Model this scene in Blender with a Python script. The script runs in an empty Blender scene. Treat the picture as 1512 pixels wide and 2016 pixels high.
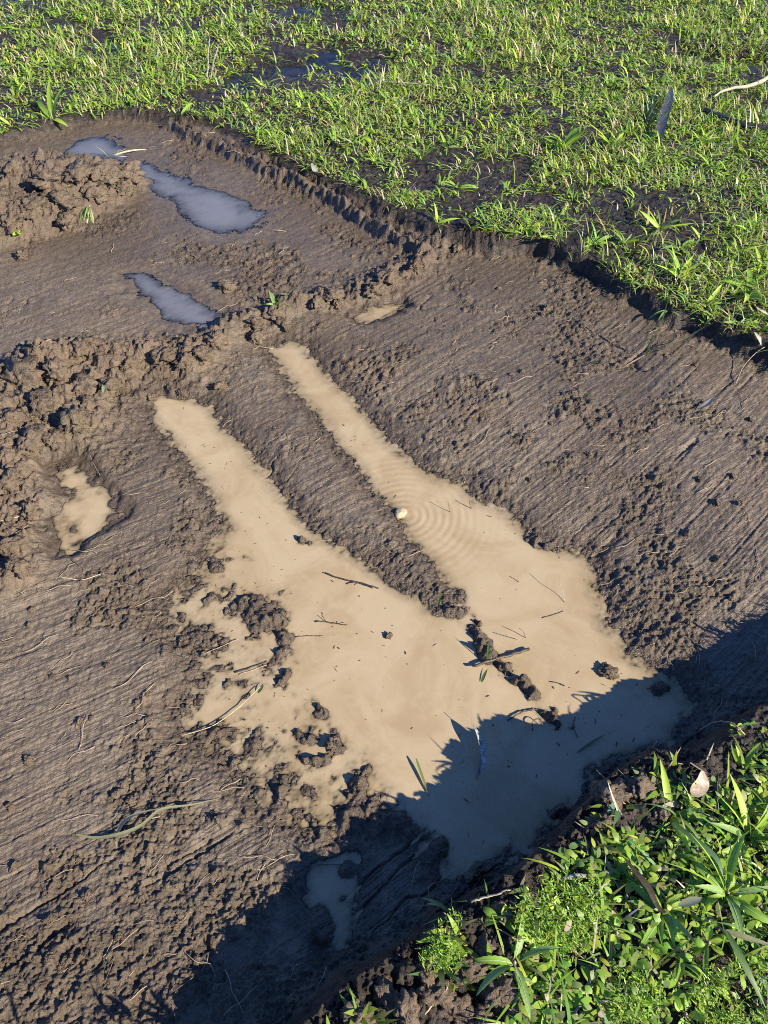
import bpy, math, random
import numpy as np
from mathutils import Vector, Matrix

random.seed(7)
rng = np.random.default_rng(11)
R = math.radians
sc = bpy.context.scene
COL = sc.collection

# ------------------------------------------------------------------ camera
CAM_H, PITCH, FPX = 1.65, R(48.0), 1523.0      # phone held at chest height, looking down
cam_d = bpy.data.cameras.new('camera')
cam = bpy.data.objects.new('camera', cam_d)
COL.objects.link(cam)
cam.location = (0, 0, CAM_H)
cam.rotation_euler = (R(90) - PITCH, 0, 0)
cam_d.sensor_fit = 'VERTICAL'
cam_d.sensor_height = 36.0
cam_d.sensor_width = 27.0
cam_d.lens = 36.0 * FPX / 2016.0
cam_d.clip_start, cam_d.clip_end = 0.05, 500
sc.camera = cam

# ------------------------------------------------------------------ sky, sun, exposure
SUN_EL, SUN_TO = R(30.0), (0.85, -0.53)        # low sun behind the camera on the right
world = bpy.data.worlds.new('World')
sc.world = world
world.use_nodes = True
wn = world.node_tree
for n in list(wn.nodes):
    wn.nodes.remove(n)
sky = wn.nodes.new('ShaderNodeTexSky')
sky.sky_type = 'NISHITA'
sky.sun_disc = False
sky.sun_elevation = SUN_EL
sky.sun_rotation = math.atan2(SUN_TO[0], SUN_TO[1])
sky.air_density = 1.0
sky.dust_density = 0.0
sky.ozone_density = 3.0
bg = wn.nodes.new('ShaderNodeBackground')
bg.inputs['Strength'].default_value = 0.062
wo = wn.nodes.new('ShaderNodeOutputWorld')
wbal = wn.nodes.new('ShaderNodeMix')
wbal.data_type, wbal.blend_type = 'RGBA', 'MULTIPLY'
wbal.inputs[0].default_value = 1.0
wbal.inputs[7].default_value = (0.62, 0.90, 1.50, 1)      # white balance of a deep blue sky
wn.links.new(sky.outputs[0], wbal.inputs[6])
wn.links.new(wbal.outputs[2], bg.inputs[0])
wn.links.new(bg.outputs[0], wo.inputs[0])
sun_d = bpy.data.lights.new('sun', 'SUN')
sun_d.energy = 5.0
sun_d.angle = R(0.53)
sun_d.color = (1.0, 0.91, 0.765)
sun = bpy.data.objects.new('sun', sun_d)
COL.objects.link(sun)
sun.location = (3, -2, 4)
sdv = Vector((SUN_TO[0] * math.cos(SUN_EL), SUN_TO[1] * math.cos(SUN_EL), math.sin(SUN_EL)))
sun.rotation_euler = sdv.to_track_quat('Z', 'Y').to_euler()
sc.view_settings.view_transform = 'Standard'
sc.view_settings.look = 'None'
sc.view_settings.exposure = 0.86
sc.view_settings.gamma = 1.0
sc.view_settings.use_curve_mapping = False
sc.cycles.use_denoising = False
sc.cycles.filter_width = 1.0
sc.cycles.max_bounces = 6
sc.cycles.transparent_max_bounces = 8

# ------------------------------------------------------------------ numeric helpers
def P(px, py, z=0.0):
    """the place on the level z that photograph pixel (px, py) shows"""
    dx, dy = (px - 756.0) / FPX, (py - 1008.0) / FPX
    c, s = math.cos(PITCH), math.sin(PITCH)
    d = (dx, c - dy * s, -s - dy * c)
    t = (z - CAM_H) / d[2]
    return d[0] * t, d[1] * t

def hsh(ix, iy, seed):
    h = ix.astype(np.uint32) * np.uint32(374761393) + iy.astype(np.uint32) * np.uint32(668265263) + np.uint32((seed * 2246822519 + 97) & 0xffffffff)
    h = (h ^ (h >> np.uint32(13))) * np.uint32(1274126177)
    h = (h ^ (h >> np.uint32(15))) * np.uint32(2246822519)
    h = h ^ (h >> np.uint32(16))
    return (h & np.uint32(0xffffff)).astype(np.float32) / np.float32(16777215.0)

def vnoise(x, y, seed):
    fx, fy = np.floor(x), np.floor(y)
    ix, iy = fx.astype(np.int64), fy.astype(np.int64)
    tx, ty = (x - fx).astype(np.float32), (y - fy).astype(np.float32)
    tx = tx * tx * tx * (tx * (tx * 6 - 15) + 10)
    ty = ty * ty * ty * (ty * (ty * 6 - 15) + 10)
    a, b = hsh(ix, iy, seed), hsh(ix + 1, iy, seed)
    c, d = hsh(ix, iy + 1, seed), hsh(ix + 1, iy + 1, seed)
    return ((a + (b - a) * tx) * (1 - ty) + (c + (d - c) * tx) * ty) * 2 - 1

def fbm(x, y, freq, octv, seed, gain=0.5):
    s, a, n = 0.0, 1.0, 0.0
    for k in range(octv):
        s = s + a * vnoise(x * freq + 17.3 * k, y * freq - 9.1 * k, seed + k)
        n += a
        a *= gain
        freq *= 2.03
    return s / n

def lumps(x, y, size, seed, dens=0.8):
    """rounded clods of about this size scattered on a surface; height in the unit of size"""
    gx, gy = x / size, y / size
    fx, fy = np.floor(gx), np.floor(gy)
    ix, iy = fx.astype(np.int64), fy.astype(np.int64)
    tx, ty = gx - fx, gy - fy
    best = np.zeros_like(x, dtype=np.float32)
    for di in (-1, 0, 1):
        for dj in (-1, 0, 1):
            a, b = ix + di, iy + dj
            ox, oy = hsh(a, b, seed), hsh(a, b, seed + 1)
            r = 0.32 + 0.55 * hsh(a, b, seed + 2)
            on = hsh(a, b, seed + 3) < dens
            th = hsh(a, b, seed + 4) * 3.1416
            ex, ey = tx - di - ox, ty - dj - oy
            cc, ss = np.cos(th), np.sin(th)
            u, v = ex * cc + ey * ss, (-ex * ss + ey * cc) * 1.45
            d2 = (u * u + v * v) / (r * r)
            h = np.where(on, r * np.power(np.maximum(0, 1 - d2), 0.55), 0)
            best = np.maximum(best, h)
    return best * size

def craggy(x, y, freq, octv, seed):
    s, a, n = 0.0, 1.0, 0.0
    for k in range(octv):
        s = s + a * (1 - np.abs(vnoise(x * freq + 3.7 * k, y * freq + 5.9 * k, seed + k)) * 2)
        n += a
        a *= 0.58
        freq *= 2.1
    return s / n

def sstep(a, b, x):
    t = np.clip((x - a) / (b - a), 0, 1)
    return t * t * (3 - 2 * t)

RX0, RX1, RY0, RY1, RS = -3.8, 3.8, -1.4, 8.2, 0.015
rxs, rys = np.arange(RX0, RX1, RS), np.arange(RY0, RY1, RS)
RGX, RGY = np.meshgrid(rxs, rys)

def seg_dist(poly, closed):
    d2 = np.full(RGX.shape, 1e9)
    n = len(poly)
    for i in range(n if closed else n - 1):
        ax, ay = poly[i]
        bx, by = poly[(i + 1) % n]
        ex, ey = bx - ax, by - ay
        t = np.clip(((RGX - ax) * ex + (RGY - ay) * ey) / (ex * ex + ey * ey + 1e-12), 0, 1)
        d2 = np.minimum(d2, (RGX - ax - t * ex) ** 2 + (RGY - ay - t * ey) ** 2)
    return np.sqrt(d2)

def poly_sd(poly):
    """signed distance to an outline, positive inside"""
    ins = np.zeros(RGX.shape, bool)
    n = len(poly)
    for i in range(n):
        ax, ay = poly[i]
        bx, by = poly[(i + 1) % n]
        if ay == by:
            continue
        c = (ay > RGY) != (by > RGY)
        ins ^= c & (RGX < (bx - ax) * (RGY - ay) / (by - ay) + ax)
    d = seg_dist(poly, True)
    return np.where(ins, d, -d)

def samp(field, x, y):
    gx = np.clip((x - RX0) / RS, 0, field.shape[1] - 1.001)
    gy = np.clip((y - RY0) / RS, 0, field.shape[0] - 1.001)
    i, j = gx.astype(np.int64), gy.astype(np.int64)
    tx, ty = gx - i, gy - j
    return (field[j, i] * (1 - tx) + field[j, i + 1] * tx) * (1 - ty) + (field[j + 1, i] * (1 - tx) + field[j + 1, i + 1] * tx) * ty

def PP(pts, z):
    return [P(a, b, z) for a, b in pts]

# ------------------------------------------------------------------ the lie of the land
LAWN_FAR, LAWN_NEAR = 0.095, 0.165
trench = (PP([(-10, 262), (60, 238), (150, 218), (250, 207), (330, 214), (400, 225), (440, 238), (520, 283), (600, 322), (680, 358), (760, 398),
              (830, 432), (900, 455), (960, 462), (1020, 464), (1060, 466), (1110, 486), (1170, 520), (1240, 558), (1300, 590), (1370, 625),
              (1440, 650), (1512, 690), (1640, 750), (1800, 830), (1900, 940), (1850, 1120), (1700, 1270)], LAWN_FAR)
          + PP([(1590, 1340), (1512, 1388), (1440, 1430), (1385, 1455), (1330, 1485), (1270, 1495), (1200, 1515), (1165, 1570), (1125, 1630), (1060, 1680),
                (1000, 1725), (940, 1758), (890, 1795), (830, 1832), (770, 1875), (700, 1920), (640, 1965), (560, 2020), (440, 2110)], LAWN_NEAR)
          + [(-0.62, -0.05), (-1.2, -0.3), (-2.4, 0.6), (-3.2, 2.4), (-2.9, 3.9)])
main_puddle = PP([(520, 690), (560, 672), (600, 680), (620, 705), (655, 745), (705, 795), (755, 845), (800, 890), (850, 930), (905, 950), (935, 980),
                  (970, 990), (1010, 1010), (1050, 1045), (1090, 1072), (1130, 1080), (1165, 1085), (1172, 1130), (1180, 1170), (1197, 1200),
                  (1197, 1232), (1230, 1240), (1235, 1280), (1265, 1300), (1330, 1335), (1362, 1370), (1362, 1420), (1330, 1470), (1290, 1495),
                  (1200, 1528), (1168, 1580), (1120, 1622), (1060, 1670), (1000, 1702), (950, 1738), (905, 1752), (870, 1740), (835, 1695),
                  (800, 1655), (750, 1640), (680, 1650), (610, 1645), (550, 1620), (500, 1580), (480, 1530), (440, 1500), (400, 1480), (362, 1440),
                  (350, 1400), (372, 1375), (390, 1330), (370, 1290), (345, 1240), (318, 1200), (342, 1168), (380, 1125), (400, 1080), (440, 1042),
                  (420, 1000), (390, 942), (342, 890), (300, 830), (270, 792), (310, 768), (370, 770), (420, 798), (442, 840), (490, 880), (530, 935),
                  (560, 975), (592, 1010), (640, 1058), (690, 1080), (740, 1115), (800, 1160), (850, 1185), (885, 1190), (893, 1170), (870, 1140),
                  (830, 1092), (800, 1060), (790, 1022), (742, 972), (700, 922), (660, 870), (622, 822), (582, 770), (545, 722)], 0.0)
shade_pool = PP([(605, 1690), (660, 1682), (700, 1690), (714, 1760), (702, 1850), (662, 1872), (630, 1800), (600, 1740)], 0.0)
left_pool = PP([(100, 905), (140, 893), (180, 912), (188, 955), (220, 985), (255, 1000), (225, 1030), (180, 1055), (150, 1085), (108, 1092), (92, 1040), (128, 990), (112, 950)], 0.012)
ridge_pool = PP([(675, 622), (720, 603), (790, 596), (800, 608), (740, 632), (700, 640)], 0.01)
far_pools = [PP(q, 0.03) for q in (
    [(130, 292), (150, 276), (185, 268), (232, 280), (262, 300), (248, 318), (190, 316), (148, 314)],
    [(250, 316), (300, 322), (345, 345), (385, 366), (420, 378), (380, 392), (320, 382), (285, 362)],
    [(335, 392), (380, 374), (440, 378), (485, 408), (512, 430), (480, 452), (425, 456), (372, 428)],
    [(250, 546), (300, 545), (350, 572), (405, 602), (450, 632), (410, 660), (352, 636), (305, 596)])]
lawn_pools = [PP(q, LAWN_FAR) for q in (
    [(430, 140), (500, 112), (580, 88), (660, 78), (740, 88), (775, 110), (765, 142), (700, 140), (610, 128), (540, 140), (470, 165), (425, 165)],
    [(1275, 88), (1340, 84), (1420, 92), (1512, 100), (1560, 112), (1500, 122), (1380, 112), (1300, 102)],
    [(120, 84), (190, 70), (250, 76), (230, 98), (150, 102)],
    [(560, 6), (600, -4), (650, 2), (610, 16)])]
F_TR, F_MP, F_SP, F_LP = poly_sd(trench), poly_sd(main_puddle), poly_sd(shade_pool), poly_sd(left_pool)
F_RP = poly_sd(ridge_pool)
F_FP = [poly_sd(q) for q in far_pools]
F_GP = np.max([poly_sd(q) for q in lawn_pools], axis=0)
F_BERM = seg_dist(PP([(60, 745), (150, 705), (230, 708), (330, 695), (390, 685), (450, 650), (530, 622), (600, 602), (680, 588), (740, 566), (800, 540), (860, 508), (930, 484), (1000, 474)], 0.02), False)
F_LEDGE = poly_sd(PP([(330, 205), (400, 215), (440, 228), (520, 272), (600, 310), (680, 350), (760, 390), (830, 420), (890, 455), (880, 492), (830, 478), (780, 452), (720, 418), (650, 375), (600, 350), (530, 320), (460, 290), (400, 265), (345, 238)], 0.05))
F_RIM = seg_dist(PP([(335, 246), (400, 276), (460, 302), (530, 334), (600, 366), (650, 392), (720, 434), (780, 468), (835, 496)], 0.05), False)
F_HEAP = poly_sd(PP([(-260, 300), (0, 318), (60, 300), (130, 306), (200, 318), (275, 328), (288, 352), (255, 385), (205, 410), (160, 440), (60, 468), (0, 480), (-260, 520)], 0.06))
F_SPOIL = poly_sd(PP([(-300, 760), (0, 735), (110, 700), (200, 690), (300, 690), (400, 690), (395, 735), (300, 755), (255, 800), (200, 850), (190, 900), (90, 900), (70, 960), (90, 1060), (60, 1140), (0, 1180), (-300, 1260)], 0.03))
F_BANKLUMP = seg_dist(PP([(1340, 1500), (1260, 1530), (1200, 1580), (1130, 1680), (1040, 1750), (930, 1830), (860, 1880), (780, 1930), (700, 1990)], 0.17), False)
F_SHALLOW = poly_sd(PP([(330, 1100), (470, 1060), (520, 1130), (600, 1160), (610, 1290), (650, 1390), (730, 1450), (810, 1540), (850, 1700), (600, 1660), (420, 1500), (320, 1400), (310, 1200)], 0.0))
F_BARS = seg_dist(PP([(760, 1090), (830, 1140), (885, 1185), (940, 1235), (975, 1285), (1010, 1325), (1050, 1370), (1080, 1410), (1110, 1440)], 0.0), False)
BUMPS = [(*P(a, b), r, h) for a, b, r, h in (
    (915, 1212, .018, .012), (942, 1245, .028, .015), (968, 1282, .026, .016), (1000, 1325, .018, .014), (1040, 1368, .020, .014), (1082, 1415, .018, .013), (1060, 1440, .014, .02),
    (515, 1200, .036, .020), (548, 1225, .034, .024), (560, 1262, .026, .026), (478, 1192, .032, .018), (552, 1295, .020, .022), (505, 1235, .03, .014), (565, 1345, .018, .020),
    (530, 1320, .020, .012), (590, 1072, .022, .030), (495, 1090, .020, .022), (425, 1110, .024, .018), (655, 1470, .016, .028), (600, 1445, .015, .022),
    (705, 1555, .030, .018), (735, 1590, .030, .020), (625, 1500, .018, .018), (400, 1240, .030, .012), (430, 1265, .028, .012), (450, 1355, .014, .022),
    (400, 1175, .022, .016), (460, 1150, .016, .018), (340, 1285, .03, .012), (765, 1253, .006, .022), (690, 1620, .028, .016), (770, 1625, .03, .016),
    (845, 1660, .022, .022), (935, 1720, .014, .028), (1090, 1590, .012, .024), (1060, 1560, .012, .018), (340, 772, .012, .026), (296, 782, .012, .022), (500, 1470, .02, .016), (560, 1560, .02, .016),
    (640, 1395, .010, .020), (430, 1440, .02, .016), (1300, 1355, .012, .024), (1055, 1065, .018, .024), (1085, 1075, .012, .022),
    (1130, 1425, .014, .02), (975, 1380, .012, .022), (140, 965, .02, .014), (165, 1035, .02, .013))]
_r = random.Random(5)
for _k in range(46):                                           # scattered crumbs just breaking the surface
    if _k < 30:
        _a, _b = _r.uniform(360, 760), _r.uniform(1090, 1640)
        if (_a - 560) * 0.9 > (_b - 1090) * 0.35 + 20:
            continue
        BUMPS.append((*P(_a, _b), _r.uniform(.005, .013), _r.uniform(.006, .016)))
    else:
        _t = _r.random()
        BUMPS.append((*P(890 + 225 * _t + _r.gauss(0, 16), 1195 + 245 * _t + _r.gauss(0, 12)), _r.uniform(.006, .014), _r.uniform(.012, .030)))
POOL_BUMPS = [(*P(a, b), r, h) for a, b, r, h in ((648, 1803, .020, .024), (630, 1822, .016, .022), (655, 1836, .012, .018), (693, 1722, .012, .020), (690, 1770, .010, .014))]

SV, SU = (0.84, 0.54), (-0.54, 0.84)
def land(x, y):
    """height of the bare ground and its surface marks at x, y (arrays, metres)"""
    x = np.asarray(x, dtype=np.float64)
    y = np.asarray(y, dtype=np.float64)
    w1, w2 = fbm(x, y, 9, 3, 3), fbm(x, y, 9, 3, 31)
    jx, jy = x + 0.028 * w1, y + 0.028 * w2
    kx, ky = x + 0.014 * w1 + 0.011 * fbm(x, y, 40, 3, 77), y + 0.014 * w2 + 0.011 * fbm(x, y, 40, 3, 78)
    near = 1 - sstep(1.0, 1.9, y)
    lawn = LAWN_FAR + (LAWN_NEAR - LAWN_FAR) * near - 0.022 * sstep(2.8, 3.6, y)
    lawn = lawn + 0.014 * fbm(x, y, 3.2, 3, 5) * (0.6 + 0.4 * near)
    gp = samp(F_GP, jx, jy)
    lawn = lawn - 0.028 * sstep(-0.14, 0.05, gp) + 0.034 * sstep(-0.1, 0.05, gp) * fbm(x, y, 6, 3, 183)
    lawn = lawn + 0.12 * np.exp(-((x + 0.34) ** 2 / 0.12 + (y + 0.0) ** 2 / 0.016))  # mound below the frame, added to carry the bank's shadow further left
    sd = samp(F_TR, jx, jy)
    far = sstep(2.15, 2.5, y + 0.42 * x)                       # the upper cut beyond the mud ridge
    far = far * sstep(0.05, 0.25, -(x - 0.15) + 0.9)
    floor = 0.016 + 0.016 * far + 0.010 * fbm(x, y, 2.6, 2, 9) * (0.35 + 0.65 * far)
    mp = samp(F_MP, kx, ky)
    sp = samp(F_SP, kx + 0.025 * w2, ky + 0.02 * w1)
    lp = samp(F_LP, kx, ky)
    rp = samp(F_RP, kx, ky)
    floor = floor + 0.03 * sstep(0.02, 0.5, -mp) * (1 - far)
    shal = sstep(-0.06, 0.05, samp(F_SHALLOW, jx, jy))
    edge = sstep(-0.09, 0.0, mp)
    deep = np.clip(mp * 0.15 + np.maximum(0, mp - 0.04) * 0.4, 0, 1) * (0.45 * shal + 1.0 * (1 - shal))
    depth = np.minimum(deep, 0.034 * (1 - shal) + (0.0075 + 0.010 * fbm(x, y, 8, 3, 181)) * shal) + 0.0015
    floor = floor * (1 - edge) + edge * np.where(mp > 0, -depth, np.minimum(0.010, -mp * 0.10))
    bars = np.exp(-(samp(F_BARS, jx + 0.02 * w2, jy + 0.02 * w1) / (0.034 + 0.012 * sstep(0.85, 1.15, y))) ** 2)
    bq = bars * sstep(0, 0.03, mp)
    floor = floor * (1 - 0.9 * bq) + bq * (0.0015 + 0.026 * fbm(x, y, 20, 3, 83))
    tx_, ty_ = jx + 0.016 * fbm(x, y, 42, 3, 192, 0.65), jy + 0.016 * fbm(x, y, 42, 3, 193, 0.65)
    isl = 0.0
    for bx, by, br, bh in BUMPS:
        q = ((tx_ - bx) ** 2 + (ty_ - by) ** 2) / (br * br)
        g = np.where(q < 9, np.exp(-q), 0)
        floor = floor + 0.85 * bh * g
        isl = np.maximum(isl, g)
    e2 = sstep(-0.07, 0.0, sp)
    floor = floor * (1 - e2) + e2 * np.where(sp > 0, -np.minimum(sp * 0.35, 0.022) - 0.001, np.minimum(floor, 0.004 - sp * 0.10))
    for bx, by, br, bh in POOL_BUMPS:
        q = ((jx - bx) ** 2 + (jy - by) ** 2) / (br * br)
        floor = floor + np.where(q < 9, e2 * bh * np.exp(-q), 0)
    e3 = sstep(-0.05, 0.0, lp)
    floor = floor * (1 - e3) + e3 * (np.where(lp > 0, 0.012 - np.minimum(lp * 0.22, 0.008), 0.013 - lp * 0.2) + 0.011 * fbm(x, y, 22, 3, 182))
    e5 = sstep(-0.04, 0.0, rp)
    floor = floor * (1 - e5) + e5 * np.where(rp > 0, 0.010 - np.minimum(rp * 0.2, 0.006), 0.011 - rp * 0.2)
    fp = np.max([samp(f, kx + 0.035 * w2 + 0.03 * fbm(x, y, 16, 2, 171), ky + 0.03 * w1) for f in F_FP], axis=0)
    e4 = sstep(-0.13, 0.0, fp) * (1 - sstep(-0.02, 0.06, samp(F_HEAP, jx, jy)))
    floor = floor * (1 - e4) + e4 * np.where(fp > 0, 0.028 - np.minimum(fp * 0.07, 0.007), np.minimum(floor, 0.0285 - fp * 0.06))
    ledge = sstep(-0.008, 0.014, samp(F_LEDGE, kx, ky))
    floor = floor + ledge * 0.026
    floor = floor + 0.046 * np.exp(-(samp(F_RIM, kx, ky) / 0.024) ** 2)
    heap = samp(F_HEAP, jx, jy)
    hp = sstep(-0.03, 0.20, heap)
    floor = floor + 0.105 * hp * (1 + 0.35 * fbm(x, y, 6, 2, 41))
    spoil = sstep(-0.10, 0.08, samp(F_SPOIL, jx, jy)) * (1 - 0.6 * e3)
    floor = floor + spoil * 0.030 * (1 + 0.6 * fbm(x, y, 5, 2, 43))
    bd = samp(F_BERM, jx, jy)
    berm = np.exp(-(bd / 0.055) ** 2)
    floor = floor + berm * (0.022 + 0.026 * fbm(x, y, 7, 3, 45))
    win = sstep(-0.012, 0.040 + 0.02 * w1, sd)                 # cut bank
    z = lawn * (1 - win) + floor * win
    bank = sstep(0.16, 0.0, np.abs(sd - 0.01))
    bl = np.exp(-(samp(F_BANKLUMP, jx, jy) / 0.07) ** 2)
    z = z + bl * 0.012
    # --- surface
    lump = np.clip(0.95 * sstep(-0.05, 0.05, heap) + spoil + 1.1 * np.exp(-(bd / 0.075) ** 2) + 0.9 * bl + 0.7 * np.exp(-(samp(F_RIM, jx, jy) / 0.045) ** 2), 0, 1.15)
    wallm = sstep(0.08, 0.02, np.abs(sd - 0.02))
    lump = np.clip(lump + 0.42 * wallm, 0, 1.1)
    patch = sstep(-0.02, 0.42, fbm(x, y, 4.2, 3, 51) + 0.35 * fbm(x, y, 17, 2, 52))
    under = sstep(0.0, 0.05, mp) * (1 - shal) * (1 - bars)
    cr = np.clip(0.20 + 0.70 * patch, 0, 1) * (1 - 0.9 * under)
    shore = edge * (1 - under)
    cr = np.maximum(np.maximum(cr * (1 - 0.4 * shore), 0.55 * shore), 0.85 * np.maximum(bars, isl))
    cr = cr * (1 - 0.75 * e4) * (1 - 0.7 * e2 * sstep(0, 0.03, sp))
    inside = win
    cr = np.maximum(cr * inside, lump)
    cr = np.maximum(cr, 0.6 * (1 - inside))
    inside_or_soil = 1 - 0.8 * under
    wx, wy = x + 0.012 * fbm(x, y, 30, 2, 61), y + 0.012 * fbm(x, y, 30, 2, 62)
    z = z + lump * 0.20 * lumps(wx, wy, 0.085, 100, 0.6)
    z = z + lump * 0.24 * lumps(wx + 0.3, wy, 0.036, 110, 0.6)
    z = z + lump * (0.019 * craggy(x, y, 15, 5, 140) - 0.008) + hp * (0.020 * craggy(x, y, 8, 3, 150) + 0.014 * craggy(x, y, 31, 3, 155))
    z = z + shal * shore * 0.42 * lumps(wx + 0.2, wy + 0.1, 0.024, 170, 0.30)
    mid = np.clip(lump + 0.30 * patch * inside * (1 - under) * (1 - e4) * (1 - shore) + 0.18 * shore + 0.5 * isl, 0, 1)
    z = z + mid * 0.36 * lumps(wx, wy + 0.7, 0.021, 120, 0.5)
    cn = fbm(x, y, 48, 3, 73, 0.65)
    z = z + cr * 0.016 * np.maximum(0, cn - 0.05)                              # loose crumbs
    z = z - cr * (1 - under) * 0.016 * np.maximum(0, -cn - 0.14)               # pits between them
    z = z + cr * 0.0032 * craggy(x, y, 60, 3, 160)
    z = z + cr * 0.30 * lumps(wx + 0.9, wy, 0.011, 130, 0.45)
    z = z + 0.0036 * (0.25 + cr) * inside_or_soil * fbm(x, y, 150, 2, 71)
    # bucket scrapes across the floor
    v, u = x * SV[0] + y * SV[1], x * SU[0] + y * SU[1]
    uu = u - 0.07 * v * v + 0.010 * fbm(x, y, 2, 1, 91)
    st = inside * (1 - np.clip(lump, 0, 1)) * (1 - 0.75 * patch) * (1 - under) * (1 - 0.8 * shore) * (1 - 0.7 * e4) * (1 - e3)
    z = z + st * (0.0008 * vnoise(uu * 26, v * 1.5, 92) + 0.0009 * vnoise(uu * 85, v * 1.4, 93) + 0.0015 * vnoise(uu * 170, v * 2.6, 94))
    grv = vnoise(uu * 95, v * 1.6, 98)
    z = z - st * 0.0036 * sstep(0.13, 0.0, np.abs(grv)) * sstep(0.0, 0.5, vnoise(x * 9, y * 9, 99))
    # tears: thin dark cracks running with the scrape
    tear = vnoise(uu * 20 + 0.5 * w1, v * 2.4, 95)
    z = z - inside * (1 - under) * (1 - e4) * 0.009 * sstep(0.06, 0.0, np.abs(tear)) * sstep(0.1, 0.6, vnoise(x * 6, y * 6, 96))
    wet = np.clip(np.maximum.reduce([sstep(-0.07, 0.0, mp), sstep(-0.06, 0.0, sp), sstep(-0.05, 0, lp), 0.5 * sstep(-0.16, 0.0, fp), sstep(-0.04, 0, rp), sstep(-0.12, 0, gp) * (1 - inside), 0.45 * far * inside]), 0, 1)
    return z, dict(turf=1 - sstep(0.015, 0.06, sd), wet=wet, crumb=np.clip(cr, 0, 1), streak=st, far=far * inside, lump=np.clip(lump, 0, 1))

def ground_z(x, y):
    """height read back from the finished ground sheet"""
    j = int(np.clip(np.searchsorted(yy, y) - 1, 0, nr - 2))
    fy = (y - yy[j]) / (yy[j + 1] - yy[j])
    s_ = x / (hw[j] + (hw[j + 1] - hw[j]) * fy)
    i = int(np.clip(np.searchsorted(ss, s_) - 1, 0, nc - 2))
    fx = (s_ - ss[i]) / (ss[i + 1] - ss[i])
    a, b_, c, d = GZ[j, i], GZ[j, i + 1], GZ[j + 1, i], GZ[j + 1, i + 1]
    return float((a + (b_ - a) * fx) * (1 - fy) + (c + (d - c) * fx) * fy)

def at(px, py, lift=0.0, z0=0.05):
    z = z0
    for _ in range(6):
        x, y = P(px, py, z)
        z = 0.5 * z + 0.5 * ground_z(x, y)
    return Vector((x, y, ground_z(x, y) + lift))

# ------------------------------------------------------------------ mesh helpers
def np_mesh(name, verts, quads=None, tris=None, smooth=True):
    me = bpy.data.meshes.new(name)
    verts = np.asarray(verts, dtype=np.float32).reshape(-1, 3)
    q = np.zeros((0, 4), np.int32) if quads is None else np.asarray(quads, np.int32).reshape(-1, 4)
    t = np.zeros((0, 3), np.int32) if tris is None else np.asarray(tris, np.int32).reshape(-1, 3)
    me.vertices.add(len(verts))
    me.vertices.foreach_set('co', verts.ravel())
    loops = np.concatenate([q.ravel(), t.ravel()])
    me.loops.add(len(loops))
    me.loops.foreach_set('vertex_index', loops)
    me.polygons.add(len(q) + len(t))
    starts = np.concatenate([np.arange(len(q)) * 4, len(q) * 4 + np.arange(len(t)) * 3]).astype(np.int32)
    me.polygons.foreach_set('loop_start', starts)
    me.polygons.foreach_set('use_smooth', np.full(len(q) + len(t), smooth, bool))
    me.update(calc_edges=True)
    return me

def fattr(me, name, arr):
    a = me.attributes.new(name, 'FLOAT', 'POINT')
    a.data.foreach_set('value', np.asarray(arr, np.float32).ravel())

def cattr(me, arr):
    a = me.attributes.new('tint', 'FLOAT_COLOR', 'POINT')
    arr = np.asarray(arr, np.float32).reshape(-1, 3)
    a.data.foreach_set('color', np.concatenate([arr, np.ones((len(arr), 1), np.float32)], 1).ravel())

def link(name, me, parent=None):
    o = bpy.data.objects.new(name, me)
    COL.objects.link(o)
    if parent is not None:
        o.parent = parent
    return o

def tag(o, label=None, cat=None, group=None, kind=None):
    if label:
        o['label'] = label
    if cat:
        o['category'] = cat
    if group:
        o['group'] = group
    if kind or cat:
        o['kind'] = kind or 'thing'
    return o

def empty(name, loc, rz=0.0):
    o = bpy.data.objects.new(name, None)
    o.empty_display_size = 0.02
    o.location = loc
    o.rotation_euler = (0, 0, rz)
    COL.objects.link(o)
    return o

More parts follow.
